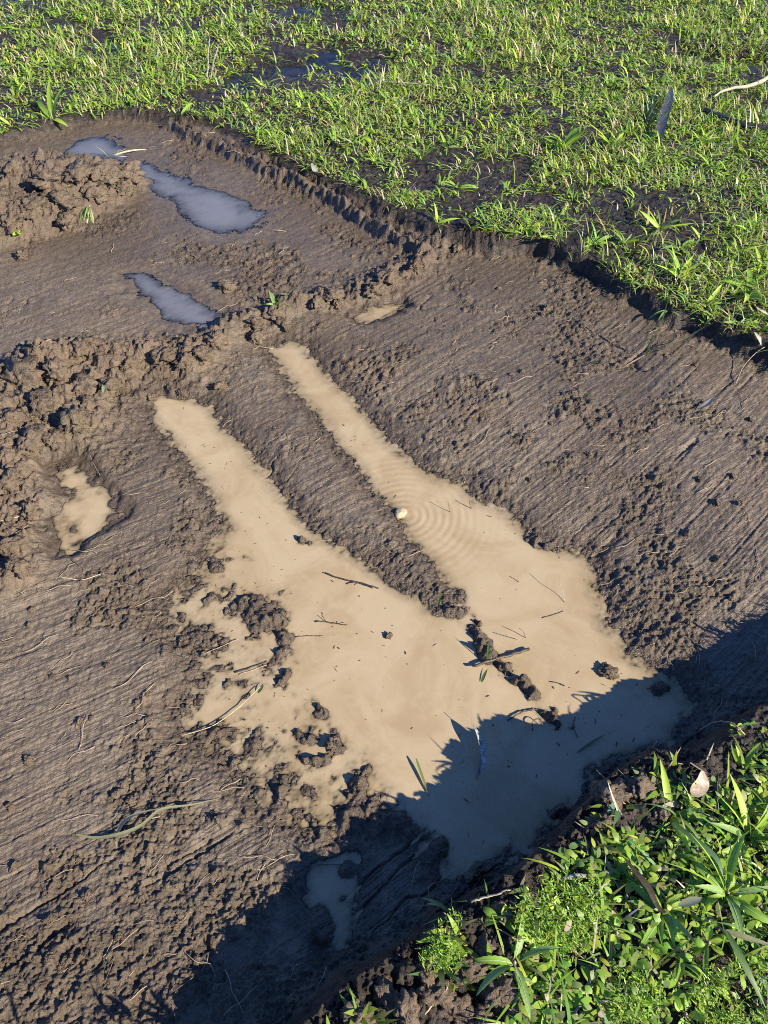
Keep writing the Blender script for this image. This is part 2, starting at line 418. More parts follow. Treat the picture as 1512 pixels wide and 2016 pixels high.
# ------------------------------------------------------------------ materials
class NT:
    def __init__(self, name):
        self.m = bpy.data.materials.new(name)
        self.m.use_nodes = True
        self.t = self.m.node_tree
        for n in list(self.t.nodes):
            self.t.nodes.remove(n)
        self.out = self.n('ShaderNodeOutputMaterial')
    def n(self, kind, **kw):
        nd = self.t.nodes.new(kind)
        for k, v in kw.items():
            if hasattr(nd, k):
                setattr(nd, k, v)
        return nd
    def l(self, a, b):
        self.t.links.new(a, b)
    def attr(self, name):
        return self.n('ShaderNodeAttribute', attribute_name=name)
    def noise(self, scale, detail=4, rough=0.55, vec=None, dist=0.0):
        nd = self.n('ShaderNodeTexNoise')
        nd.inputs['Scale'].default_value = scale
        nd.inputs['Detail'].default_value = detail
        nd.inputs['Roughness'].default_value = rough
        nd.inputs['Distortion'].default_value = dist
        if vec is not None:
            self.l(vec, nd.inputs['Vector'])
        return nd.outputs['Fac']
    def math(self, op, a, b=None, c=None, clamp=False):
        nd = self.n('ShaderNodeMath', operation=op)
        nd.use_clamp = clamp
        for i, v in enumerate((a, b, c)):
            if v is None:
                continue
            if isinstance(v, (int, float)):
                nd.inputs[i].default_value = v
            else:
                self.l(v, nd.inputs[i])
        return nd.outputs[0]
    def ramp(self, fac, lo, hi, a=0.0, b=1.0):
        nd = self.n('ShaderNodeMapRange')
        nd.interpolation_type = 'SMOOTHSTEP'
        self.l(fac, nd.inputs[0])
        nd.inputs[1].default_value, nd.inputs[2].default_value = lo, hi
        nd.inputs[3].default_value, nd.inputs[4].default_value = a, b
        return nd.outputs[0]
    def mix(self, fac, a, b, mode='MIX'):
        nd = self.n('ShaderNodeMix', data_type='RGBA', blend_type=mode)
        for idx, v in ((0, fac), (6, a), (7, b)):
            if isinstance(v, (int, float)):
                nd.inputs[idx].default_value = v
            elif isinstance(v, tuple):
                nd.inputs[idx].default_value = (*v, 1)
            else:
                self.l(v, nd.inputs[idx])
        return nd.outputs[2]

def mat_ground():
    t = NT('wet_mud')
    geo = t.n('ShaderNodeNewGeometry')
    pos = geo.outputs['Position']
    wet, turf, crumb, streak, lump = (t.attr(k).outputs['Fac'] for k in ('wet', 'turf', 'crumb', 'streak', 'lump'))
    n1, n2, n3 = t.noise(3.0, 4, 0.6, pos), t.noise(38, 5, 0.65, pos), t.noise(9.0, 4, 0.6, pos)
    c = t.mix(t.ramp(n2, 0.3, 0.7), (0.094, 0.069, 0.044), (0.228, 0.176, 0.118))
    c = t.mix(t.math('MULTIPLY', t.ramp(n1, 0.48, 0.68), 0.55), c, (0.158, 0.102, 0.060))       # redder clay
    c = t.mix(t.math('MULTIPLY', streak, 0.45), c, (0.188, 0.153, 0.115))                        # smeared grey clay
    dry = t.math('MULTIPLY', t.math('MULTIPLY', lump, t.ramp(n3, 0.38, 0.62)), 0.75)
    c = t.mix(dry, c, (0.205, 0.148, 0.098))
    c = t.mix(t.math('MULTIPLY', wet, 0.60), c, (0.078, 0.058, 0.042))
    damp = t.math('MULTIPLY', t.ramp(t.noise(2.1, 3, 0.55, pos), 0.47, 0.60), t.math('SUBTRACT', 1.0, lump))
    c = t.mix(t.math('MULTIPLY', damp, 0.42), c, (0.096, 0.071, 0.049))
    soil = t.mix(t.ramp(n2, 0.35, 0.7), (0.022, 0.017, 0.013), (0.075, 0.057, 0.042))
    c = t.mix(turf, c, soil)
    sep = t.n('ShaderNodeMapping')
    sep.inputs['Rotation'].default_value = (0, 0, -math.atan2(SV[1], SV[0]))
    t.l(pos, sep.inputs['Vector'])
    sc2 = t.n('ShaderNodeVectorMath', operation='MULTIPLY')
    t.l(sep.outputs[0], sc2.inputs[0])
    sc2.inputs[1].default_value = (2.6, 225, 2.6)
    ns = t.noise(1.0, 3, 0.6, sc2.outputs[0])
    nb, nf = t.noise(170, 5, 0.7, pos), t.noise(520, 3, 0.6, pos)
    vo = t.n('ShaderNodeTexVoronoi')
    vo.inputs['Scale'].default_value = 150
    t.l(t.mix(0.012, pos, t.n('ShaderNodeTexNoise').outputs['Color']), vo.inputs['Vector'])
    h = t.math('ADD', t.math('MULTIPLY', nb, t.math('MULTIPLY_ADD', crumb, 0.9, 0.40)), t.math('MULTIPLY', t.math('MULTIPLY', ns, streak), 0.6))
    h = t.math('ADD', h, t.math('MULTIPLY', nf, 0.09))
    h = t.math('SUBTRACT', h, t.math('MULTIPLY', t.math('MULTIPLY', vo.outputs['Distance'], t.math('MULTIPLY_ADD', crumb, 0.6, 0.15)), t.ramp(t.noise(45, 3, 0.6, pos), 0.4, 0.6)))
    bump = t.n('ShaderNodeBump')
    bump.inputs['Strength'].default_value = 0.9
    bump.inputs['Distance'].default_value = 0.0058
    t.l(h, bump.inputs['Height'])
    rgh = t.math('SUBTRACT', t.math('MULTIPLY_ADD', t.noise(30, 4, 0.6, pos), 0.55, 0.20), t.math('MULTIPLY', wet, 0.20))
    rgh = t.math('SUBTRACT', rgh, t.math('ADD', t.math('MULTIPLY', damp, 0.12), t.math('MULTIPLY', streak, 0.10)))
    rgh = t.math('MAXIMUM', t.math('ADD', rgh, t.math('MULTIPLY', dry, 0.18), clamp=True), 0.20)
    b = t.n('ShaderNodeBsdfPrincipled')
    t.l(c, b.inputs['Base Color'])
    t.l(rgh, b.inputs['Roughness'])
    b.inputs['Specular IOR Level'].default_value = 0.36
    t.l(bump.outputs[0], b.inputs['Normal'])
    t.l(b.outputs[0], t.out.inputs[0])
    return t.m

def mat_water(name, silt, kfac, ripple=None, swirl=1.0):
    """standing water: silt in it hides the bottom with depth; the surface mirrors the sky"""
    t = NT(name)
    pos = t.n('ShaderNodeNewGeometry').outputs['Position']
    dep = t.attr('depth').outputs['Fac']
    op = t.math('SUBTRACT', 1.0, t.math('EXPONENT', t.math('MULTIPLY', t.math('MAXIMUM', dep, 0.0), -kfac)))
    n1 = t.noise(5.0, 5, 0.6, pos, 1.4)
    n2 = t.noise(16, 4, 0.6, pos, 2.2)
    c = t.mix(t.math('MULTIPLY', t.ramp(n1, 0.35, 0.68), swirl), silt, tuple(v * k for v, k in zip(silt, (0.84, 0.80, 0.74))))
    c = t.mix(t.math('MULTIPLY', t.ramp(n2, 0.50, 0.72), 0.30 * swirl), c, tuple(min(1, v * 1.12) for v in silt))
    wob = t.noise(14, 2, 0.5, pos)
    h = t.math('MULTIPLY', wob, 0.35)
    if ripple is not None:
        v = t.n('ShaderNodeVectorMath', operation='DISTANCE')
        t.l(pos, v.inputs[0])
        v.inputs[1].default_value = ripple
        d = v.outputs['Value']
        dd = t.math('ADD', d, t.math('MULTIPLY', wob, 0.006))
        w = t.math('SINE', t.math('MULTIPLY', dd, 2 * math.pi / 0.0225))
        w = t.math('MULTIPLY', w, t.math('MULTIPLY', t.ramp(d, 0.32, 0.05), t.ramp(t.noise(9, 2, 0.5, pos), 0.25, 0.55)))
        h = t.math('ADD', h, t.math('MULTIPLY', w, 0.22))
    bump = t.n('ShaderNodeBump')
    bump.inputs['Strength'].default_value = 1.0
    bump.inputs['Distance'].default_value = 0.0016
    t.l(h, bump.inputs['Height'])
    df = t.n('ShaderNodeBsdfDiffuse')
    t.l(c, df.inputs[0])
    t.l(bump.outputs[0], df.inputs['Normal'])
    tr = t.n('ShaderNodeBsdfTransparent')
    tr.inputs[0].default_value = (0.93, 0.90, 0.86, 1)
    m1 = t.n('ShaderNodeMixShader')
    t.l(op, m1.inputs[0]); t.l(tr.outputs[0], m1.inputs[1]); t.l(df.outputs[0], m1.inputs[2])
    gl = t.n('ShaderNodeBsdfGlossy')
    gl.inputs['Roughness'].default_value = 0.015
    t.l(bump.outputs[0], gl.inputs['Normal'])
    fr = t.n('ShaderNodeFresnel')
    fr.inputs['IOR'].default_value = 1.33
    t.l(bump.outputs[0], fr.inputs['Normal'])
    m2 = t.n('ShaderNodeMixShader')
    t.l(fr.outputs[0], m2.inputs[0]); t.l(m1.outputs[0], m2.inputs[1]); t.l(gl.outputs[0], m2.inputs[2])
    t.l(m2.outputs[0], t.out.inputs[0])
    return t.m

def mat_leaf(name, tr=0.28, rough=0.48, spec=0.40):
    t = NT(name)
    pos = t.n('ShaderNodeTexCoord').outputs['Object']
    c = t.attr('tint').outputs['Color']
    n = t.noise(60, 3, 0.6, pos)
    c = t.mix(t.math('MULTIPLY', t.ramp(n, 0.45, 0.8), 0.35), c, t.mix(1.0, c, (0.6, 0.62, 0.5), 'MULTIPLY'))
    b = t.n('ShaderNodeBsdfPrincipled')
    t.l(c, b.inputs['Base Color'])
    b.inputs['Roughness'].default_value = rough
    b.inputs['Specular IOR Level'].default_value = spec
    ts = t.n('ShaderNodeBsdfTranslucent')
    t.l(t.mix(1.0, c, (1.25, 1.25, 0.55), 'MULTIPLY'), ts.inputs[0])
    mx = t.n('ShaderNodeMixShader')
    mx.inputs[0].default_value = tr
    t.l(b.outputs[0], mx.inputs[1]); t.l(ts.outputs[0], mx.inputs[2])
    t.l(mx.outputs[0], t.out.inputs[0])
    return t.m

def mat_plain(name, ca, cb, scale=60, rough=0.7, bump=0.0, spec=0.4, bscale=None):
    t = NT(name)
    pos = t.n('ShaderNodeTexCoord').outputs['Object']
    c = t.mix(t.ramp(t.noise(scale, 5, 0.65, pos), 0.32, 0.68), ca, cb)
    b = t.n('ShaderNodeBsdfPrincipled')
    t.l(c, b.inputs['Base Color'])
    b.inputs['Roughness'].default_value = rough
    b.inputs['Specular IOR Level'].default_value = spec
    if bump:
        bp = t.n('ShaderNodeBump')
        bp.inputs['Distance'].default_value = bump
        t.l(t.noise(bscale or scale * 2, 5, 0.65, pos), bp.inputs['Height'])
        t.l(bp.outputs[0], b.inputs['Normal'])
    t.l(b.outputs[0], t.out.inputs[0])
    return t.m

M_GROUND = mat_ground()
M_LEAF = mat_leaf('green_leaf')
M_DRY = mat_leaf('dry_blade', 0.2, 0.55, 0.35)
M_CLOD = M_GROUND
M_ROOT = mat_plain('root_pale', (0.30, 0.21, 0.13), (0.50, 0.40, 0.29), 80, 0.5)
M_ROOTD = mat_plain('root_dark', (0.10, 0.070, 0.05), (0.22, 0.16, 0.11), 80, 0.5)
M_TWIG = mat_plain('twig_grey', (0.20, 0.17, 0.14), (0.42, 0.38, 0.33), 90, 0.7, 0.001)
M_TWIGD = mat_plain('twig_dark', (0.035, 0.028, 0.022), (0.11, 0.085, 0.065), 90, 0.45, 0.001)
M_STRAW = mat_plain('straw', (0.42, 0.33, 0.19), (0.62, 0.53, 0.36), 90, 0.5)
M_STONE = mat_plain('sandstone', (0.50, 0.36, 0.19), (0.66, 0.54, 0.36), 50, 0.75, 0.0015)
M_BARK = mat_plain('wet_bark', (0.02, 0.02, 0.022), (0.075, 0.07, 0.07), 60, 0.22, 0.002, 0.6)
M_DEAD = mat_plain('dead_leaf_tan', (0.34, 0.26, 0.18), (0.60, 0.51, 0.40), 70, 0.6, 0.001)
M_DEADB = mat_plain('dead_leaf_brown', (0.022, 0.014, 0.009), (0.060, 0.038, 0.024), 60, 0.5, 0.001)
M_SILVER = mat_plain('mud_spattered_leaf', (0.10, 0.09, 0.085), (0.62, 0.60, 0.57), 75, 0.35, 0.001, 0.5)

# ------------------------------------------------------------------ ground: one sheet
rows_px = np.linspace(2085, -70, 1080)
yy = []
for p in rows_px:
    yy.append(P(756, p, 0.03)[1])
yy = np.array(yy)
yy = np.concatenate([np.array([-60, -30, -15, -8, -4, -2.2, -1.4, -0.9, -0.55, -0.3, -0.15]) if yy[0] > -0.1 else np.array([-60, -30, -15, -8, -4, -2.2, -1.4, -0.9, -0.55]), yy,
                     yy[-1] * np.array([1.04, 1.1, 1.2, 1.35, 1.6, 2.0, 3.0, 5, 9, 16])])
yy = np.sort(yy)
ss = np.linspace(-1, 1, 800)
ext = np.concatenate([1 + 0.0026 * (1.16 ** np.arange(1, 38) - 1) / 0.16, np.array([7, 11, 20, 40, 70])])
ss = np.concatenate([-ext[::-1], ss, ext])
hw = 1.17 * (756 / FPX) * np.maximum(yy * math.cos(PITCH) + CAM_H * math.sin(PITCH), 0.95)
GX = ss[None, :] * hw[:, None]
GY = np.repeat(yy[:, None], len(ss), 1)
gz, ga = land(GX.ravel(), GY.ravel())
nr, nc = GX.shape
GZ = gz.reshape(nr, nc)
idx = np.arange(nr * nc).reshape(nr, nc)
quads = np.stack([idx[:-1, :-1], idx[:-1, 1:], idx[1:, 1:], idx[1:, :-1]], -1).reshape(-1, 4)
me = np_mesh('ground', np.stack([GX.ravel(), GY.ravel(), gz], 1), quads)
for k in ('turf', 'wet', 'crumb', 'streak', 'lump'):
    fattr(me, k, ga[k])
me.materials.append(M_GROUND)
ground = link('ground', me)
tag(ground, 'muddy ground with a shallow scraped trench cut into a wet lawn', kind='structure')

# ------------------------------------------------------------------ water
STONE_AT = P(790, 1012, 0.0)
SILT = (0.478, 0.376, 0.232)
M_WATER = mat_water('silty_water', SILT, 300, (STONE_AT[0] + 0.012, STONE_AT[1] - 0.004, 0))
M_FILM = mat_water('sky_tinted_water', (0.205, 0.215, 0.245), 300, None, 0.15)  # bluish silt colour stands in for part of the sky's reflection
M_CLEAR = mat_water('dark_clear_water', (0.07, 0.06, 0.05), 40)

def puddle(polys, level, step, mat, label, margin=0.05):
    a = np.array(polys)
    xs = np.arange(a[:, 0].min() - margin, a[:, 0].max() + margin, step)
    ys = np.arange(a[:, 1].min() - margin, a[:, 1].max() + margin, step)
    X, Y = np.meshgrid(xs, ys)
    fld = poly_sd(polys)
    z, _ = land(X.ravel(), Y.ravel())
    dep = (level - z).reshape(X.shape)
    okv = (dep > -0.004) & (samp(fld, X.ravel(), Y.ravel()).reshape(X.shape) > -margin)
    ok = okv[:-1, :-1] | okv[:-1, 1:] | okv[1:, 1:] | okv[1:, :-1]
    ix = np.arange(X.size).reshape(X.shape)
    q = np.stack([ix[:-1, :-1], ix[:-1, 1:], ix[1:, 1:], ix[1:, :-1]], -1)[ok]
    used = np.unique(q)
    remap = np.zeros(X.size, np.int32)
    remap[used] = np.arange(len(used))
    me = np_mesh('puddle', np.stack([X.ravel(), Y.ravel(), np.full(X.size, level)], 1)[used], remap[q])
    fattr(me, 'depth', dep.ravel()[used])
    me.materials.append(mat)
    return tag(link('puddle', me), label, kind='structure')

puddle(main_puddle, 0.0, 0.0055, M_WATER, 'wide tan silty puddle with two arms in the scraped trench')
puddle(shade_pool, -0.0015, 0.0055, M_WATER, 'small shaded silty pool below the wide puddle', 0.03)
puddle(left_pool, 0.012, 0.006, M_WATER, 'small tan pool among the clods at the left')
puddle(ridge_pool, 0.010, 0.006, M_WATER, 'thin sliver of water against the low mud ridge')
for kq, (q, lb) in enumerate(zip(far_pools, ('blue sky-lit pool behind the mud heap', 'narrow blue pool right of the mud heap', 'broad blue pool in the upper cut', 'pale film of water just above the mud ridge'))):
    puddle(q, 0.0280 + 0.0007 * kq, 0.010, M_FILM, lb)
for q, lb in zip(lawn_pools, ('long dark blue pool lying in the lawn', 'faint pool in the grass at the far right', 'small pool in the grass at the far left', 'tiny pool at the far edge of the lawn')):
    qa = np.array(q)
    zz, _ = land(qa[:, 0], qa[:, 1])
    cz, _ = land(qa[:, 0] * 0.7 + qa[:, 0].mean() * 0.3, qa[:, 1] * 0.7 + qa[:, 1].mean() * 0.3)
    puddle(q, float(np.median(cz)) + 0.002, 0.014, M_CLEAR, lb)

# ------------------------------------------------------------------ grass and leaves as strips
def strips(base, az, e0, bend, length, width, col, seg=3, prof=(0.75, 1.0, 0.7), tipcol=1.0):
    """many tapered blades at once: base points, compass, start angle, droop per segment"""
    N = len(base)
    pts = [base]
    e = e0.copy()
    p = base.copy()
    for k in range(seg):
        step = (length / seg)[:, None] * np.stack([np.cos(az) * np.cos(e), np.sin(az) * np.cos(e), np.sin(e)], 1)
        p = p + step
        pts.append(p)
        e = e - bend
    side = np.stack([-np.sin(az), np.cos(az), np.zeros(N)], 1)
    V = np.zeros((N, 2 * seg + 1, 3))
    C = np.zeros((N, 2 * seg + 1, 3))
    for k in range(seg):
        V[:, 2 * k] = pts[k] - side * (width * prof[k] * 0.5)[:, None]
        V[:, 2 * k + 1] = pts[k] + side * (width * prof[k] * 0.5)[:, None]
        f = 1 + (tipcol - 1) * k / seg
        C[:, 2 * k] = C[:, 2 * k + 1] = col * f
    V[:, -1] = pts[seg]
    C[:, -1] = col * tipcol
    o = (np.arange(N) * (2 * seg + 1))[:, None]
    Q = np.concatenate([o + np.array([[2 * k, 2 * k + 1, 2 * k + 3, 2 * k + 2]]) for k in range(seg - 1)], 0)
    T = o + np.array([[2 * seg - 2, 2 * seg - 1, 2 * seg]])
    return V.reshape(-1, 3), Q, T, C.reshape(-1, 3)

def gather(parts, name, mat, label, cat):
    vs, qs, ts, cs, n = [], [], [], [], 0
    for v, q, t, c in parts:
        vs.append(v); qs.append(q + n); ts.append(t + n); cs.append(c)
        n += len(v)
    me = np_mesh(name, np.concatenate(vs), np.concatenate(qs), np.concatenate(ts))
    cattr(me, np.concatenate(cs))
    me.materials.append(mat)
    return tag(link(name, me), label, cat, kind='stuff')

BRIGHT, MID, BLUEG, DULL, STRAWC = (np.array(c) for c in ((0.365, 0.520, 0.062), (0.225, 0.375, 0.050), (0.210, 0.315, 0.095), (0.380, 0.370, 0.140), (0.66, 0.58, 0.38)))
F_BARE = np.max([poly_sd(PP(q, LAWN_FAR)) for q in (
    [(425, 170), (440, 120), (560, 80), (700, 70), (775, 95), (770, 150), (690, 170), (620, 180), (540, 190)],
    [(480, 185), (560, 200), (640, 230), (650, 265), (560, 240)], [(330, 175), (430, 160), (450, 215), (380, 210)],
    [(1200, 395), (1260, 375), (1330, 410), (1270, 450)], [(1370, 385), (1470, 375), (1530, 420), (1420, 430)],
    [(1130, 330), (1190, 300), (1215, 330), (1160, 350)], [(930, 350), (1010, 320), (1040, 350), (960, 380)],
    [(1390, 560), (1512, 600), (1600, 700), (1500, 690), (1400, 640)], [(150, 85), (260, 80), (240, 110), (150, 108)])], axis=0)

def lawn_points(n, seed, near_bias=True):
    r = np.random.default_rng(seed)
    out = np.zeros((0, 2))
    while len(out) < n:
        m = n * 3
        y = -0.5 + (8.6 + 0.5) * r.random(m)
        x = (r.random(m) * 2 - 1) * 4.4
        lim = 0.62 * (y * math.cos(PITCH) + CAM_H * math.sin(PITCH)) + 0.35 + 0.9 * (y < 1.9)
        keep = np.abs(x) < lim
        keep &= r.random(m) < np.clip((2.9 / np.maximum(y, 1)) ** 1.25, 0.12, 1)
        sd = samp(F_TR, x, y)
        keep &= sd < -0.005
        keep &= (y > 2.0) | (x > 0.98)
        keep &= r.random(m) < np.clip(0.75 + (-sd) / 0.06, 0, 1)
        bare = samp(F_BARE, x, y)
        keep &= r.random(m) < 1 - 0.62 * sstep(-0.03, 0.06, bare)
        keep &= r.random(m) < 1 - 0.6 * sstep(-0.05, 0.05, samp(F_GP, x, y))
        dn = fbm(x, y, 3.4, 3, 201)
        keep &= r.random(m) < np.clip(0.68 + 1.6 * dn + 0.16 * np.clip(y - 3.3, 0, 3), 0.10, 1)
        out = np.concatenate([out, np.stack([x, y], 1)[keep]])
    return out[:n]

def cluster(pts, lo, hi, spread, seed):
    r = np.random.default_rng(seed)
    k = r.integers(lo, hi + 1, len(pts))
    ci = np.repeat(np.arange(len(pts)), k)
    b = pts[ci] + r.normal(0, 1, (len(ci), 2)) * spread
    return ci, b, r

def on_land(b, sink=0.004):
    z, _ = land(b[:, 0], b[:, 1])
    return np.concatenate([b, (z - sink)[:, None]], 1)

def tones(zone, r, n, weights):
    w = np.array(weights, float)
    w /= w.sum()
    pick = r.choice(len(w), n, p=w)
    pal = np.stack([BRIGHT, MID, BLUEG, DULL, STRAWC])
    return pal[pick] * (0.75 + 0.5 * r.random((n, 1))) * (1 + 0.15 * r.normal(0, 1, (n, 3)) * np.array([1, .4, .6]))

# fine lawn grass
pts = lawn_points(24000, 301)
ci, b, r = cluster(pts, 2, 5, 0.014, 302)
n = len(b)
far_f = np.clip(b[:, 1] / 3.2, 0.85, 2.0)
tall = 0.75 + 0.8 * np.clip(fbm(b[:, 0], b[:, 1], 2.2, 2, 303), -0.3, 0.8)
fine = strips(on_land(b), r.random(n) * 6.283, 0.30 + 1.1 * r.random(n), 0.10 + 0.5 * r.random(n), (0.032 + 0.070 * r.random(n)) * tall,
              (0.0028 + 0.0034 * r.random(n)) * far_f, tones(None, r, n, (3.5, 3.5, 1.5, 4.5, 2.4)), 3)
# broad blades
pts = lawn_points(8000, 311)
ci, b, r = cluster(pts, 2, 5, 0.010, 312)
n = len(b)
broad = strips(on_land(b), r.random(n) * 6.283, 0.25 + 0.95 * r.random(n), 0.15 + 0.4 * r.random(n), 0.032 + 0.06 * r.random(n),
               (0.0052 + 0.0052 * r.random(n)) * np.clip(b[:, 1] / 3.4, 0.9, 1.5), tones(None, r, n, (5, 4, 2, 1, 0.3)), 4, (0.45, 1.0, 0.95, 0.6), 1.1)
# little oval leaves low in the sward
pts = lawn_points(7500, 321)
ci, b, r = cluster(pts, 3, 7, 0.012, 322)
n = len(b)
base = on_land(b, -0.004)
base[:, 2] += 0.016 * r.random(n)
forb = strips(base, r.random(n) * 6.283, -0.1 + 0.8 * r.random(n), 0.1 + 0.3 * r.random(n), 0.010 + 0.014 * r.random(n),
              (0.005 + 0.005 * r.random(n)) * np.clip(b[:, 1] / 3.4, 0.9, 1.5), tones(None, r, n, (5, 4, 1, 1, 0)), 3, (0.35, 1.0, 0.8), 1.05)
# dead straw lying in it
pts = lawn_points(6500, 331)
r = np.random.default_rng(332)
n = len(pts)
base = on_land(pts, -0.005)
base[:, 2] += 0.01 * r.random(n)
straw = strips(base, r.random(n) * 6.283, 0.25 * r.normal(0, 1, n), 0.1 * r.normal(0, 1, n), 0.03 + 0.07 * r.random(n), 0.0020 + 0.0022 * r.random(n),
               STRAWC * (0.45 + 0.7 * r.random((n, 1))), 3, (0.8, 1, 0.8))
gather([fine, broad, forb, straw], 'grass', M_LEAF, 'short patchy lawn grass with dry straw beyond the trench', 'grass')

# near bank: low mat of weeds and blades
def near_points(n, seed, polys, jit=0.018):
    r = np.random.default_rng(seed)
    f = np.max([poly_sd(PP(q, LAWN_NEAR)) for q in polys], axis=0)
    out = np.zeros((0, 2))
    while len(out) < n:
        x, y = r.random(n * 6) * 1.9 - 0.4, r.random(n * 6) * 1.6 - 0.45
        k = (samp(f, x, y) > jit * r.normal(0, 1, n * 6)) & (samp(F_TR, x, y) < -0.01) & (r.random(n * 6) < np.clip(0.8 + 1.1 * fbm(x, y, 7, 2, 401), 0.05, 1))
        out = np.concatenate([out, np.stack([x, y], 1)[k]])
    return out[:n]

GREEN_MAT = [(1030, 2080), (1005, 1970), (1015, 1890), (1040, 1800), (1100, 1740), (1170, 1680), (1230, 1650), (1330, 1640), (1420, 1560), (1480, 1500), (1700, 1420), (1800, 2300), (980, 2400)]
FEATHER_MAT = [[(1010, 1800), (1080, 1740), (1170, 1750), (1190, 1830), (1140, 1880), (1040, 1870)], [(1400, 1900), (1540, 1880), (1560, 2050), (1380, 2060), (1350, 1960)],
               [(838, 1790), (880, 1782), (895, 1815), (850, 1830)], [(830, 1870), (900, 1860), (900, 1915), (840, 1920)], [(1200, 1930), (1290, 1920), (1300, 2000), (1200, 2010)]]
pts = near_points(720, 411, [GREEN_MAT])
ci, b, r = cluster(pts, 3, 6, 0.008, 412)
n = len(b)
base = on_land(b, -0.003)
base[:, 2] += 0.022 * r.random(n) ** 1.5
ovals = strips(base, r.random(n) * 6.283, 0.0 + 0.9 * r.random(n), 0.1 + 0.25 * r.random(n), 0.010 + 0.017 * r.random(n), 0.005 + 0.007 * r.random(n),
               tones(None, r, n, (4, 5, 2, 0.9, 0.25)) * 0.88, 4, (0.3, 0.95, 1.0, 0.75), 1.05)
pts = near_points(430, 421, FEATHER_MAT, 0.006)
ci, b, r = cluster(pts, 9, 15, 0.006, 422)
n = len(b)
base = on_land(b, -0.006)
base[:, 2] += 0.024 * r.random(n)
feath = strips(base, r.random(n) * 6.283, 0.1 + 0.9 * r.random(n), 0.2 * r.random(n), 0.005 + 0.007 * r.random(n), 0.0013 + 0.0012 * r.random(n),
               tones(None, r, n, (6, 4, 0.5, 0, 0)) * 0.9, 2, (0.8, 1.0), 1.1)
pts = near_points(420, 431, [GREEN_MAT])
ci, b, r = cluster(pts, 1, 4, 0.008, 432)
n = len(b)
gb = strips(on_land(b), r.random(n) * 6.283, 0.2 + 0.95 * r.random(n), 0.10 + 0.3 * r.random(n), 0.035 + 0.065 * r.random(n), 0.0025 + 0.0035 * r.random(n),
            tones(None, r, n, (4, 4, 3, 1, 0.6)) * 0.8, 5, (0.7, 1.0, 0.95, 0.8, 0.5), 1.1)
pts = near_points(320, 441, [GREEN_MAT, [(1130, 1700), (1180, 1560), (1330, 1500), (1480, 1440), (1500, 1560), (1250, 1680)]])
r = np.random.default_rng(442)
n = len(pts)
base = on_land(pts, -0.006)
dryn = strips(base, r.random(n) * 6.283, 0.25 * r.normal(0, 1, n), 0.15 * r.normal(0, 1, n), 0.03 + 0.05 * r.random(n), 0.0014 + 0.0016 * r.random(n),
              STRAWC * (0.4 + 0.8 * r.random((n, 1))), 4, (0.8, 1, 1, 0.7))
# ragged leaves along the lip, partly out of view, added for their shadows
lip = [P(a, b_, LAWN_NEAR) for a, b_ in ((1500, 1400), (1400, 1455), (1320, 1500), (1240, 1525), (1185, 1570), (1130, 1650), (1050, 1705), (960, 1765), (880, 1825), (790, 1890), (700, 1950))] + [(-0.10, 0.17), (-0.2, 0.12), (-0.3, 0.06), (-0.42, 0.0), (-0.55, -0.04), (-0.7, -0.1)]
r = np.random.default_rng(451)
lp_ = []
for k in range(120):
    q = r.random() * (len(lip) - 1.001)
    a0, a1 = np.array(lip[int(q)]), np.array(lip[int(q) + 1])
    if vnoise(np.array([q * 1.7]), np.array([0.5]), 452)[0] < -0.15:
        continue
    lp_.append(a0 + (a1 - a0) * (q % 1) + np.array([0.5, -0.85]) * (0.02 + 0.07 * r.random()))
ci, b, r = cluster(np.array(lp_), 3, 7, 0.010, 453)
n = len(b)
lipb = strips(on_land(b), r.random(n) * 6.283, 0.3 + 1.0 * r.random(n), 0.10 + 0.3 * r.random(n), 0.02 + 0.04 * r.random(n), 0.004 + 0.008 * r.random(n),
              tones(None, r, n, (3, 4, 3, 1, 0.6)) * 0.7, 4, (0.5, 1.0, 0.95, 0.6), 1.05)
gather([ovals, feath, gb, dryn, lipb], 'ground_cover', M_LEAF, 'low mat of small green weeds on the near bank', 'weeds')

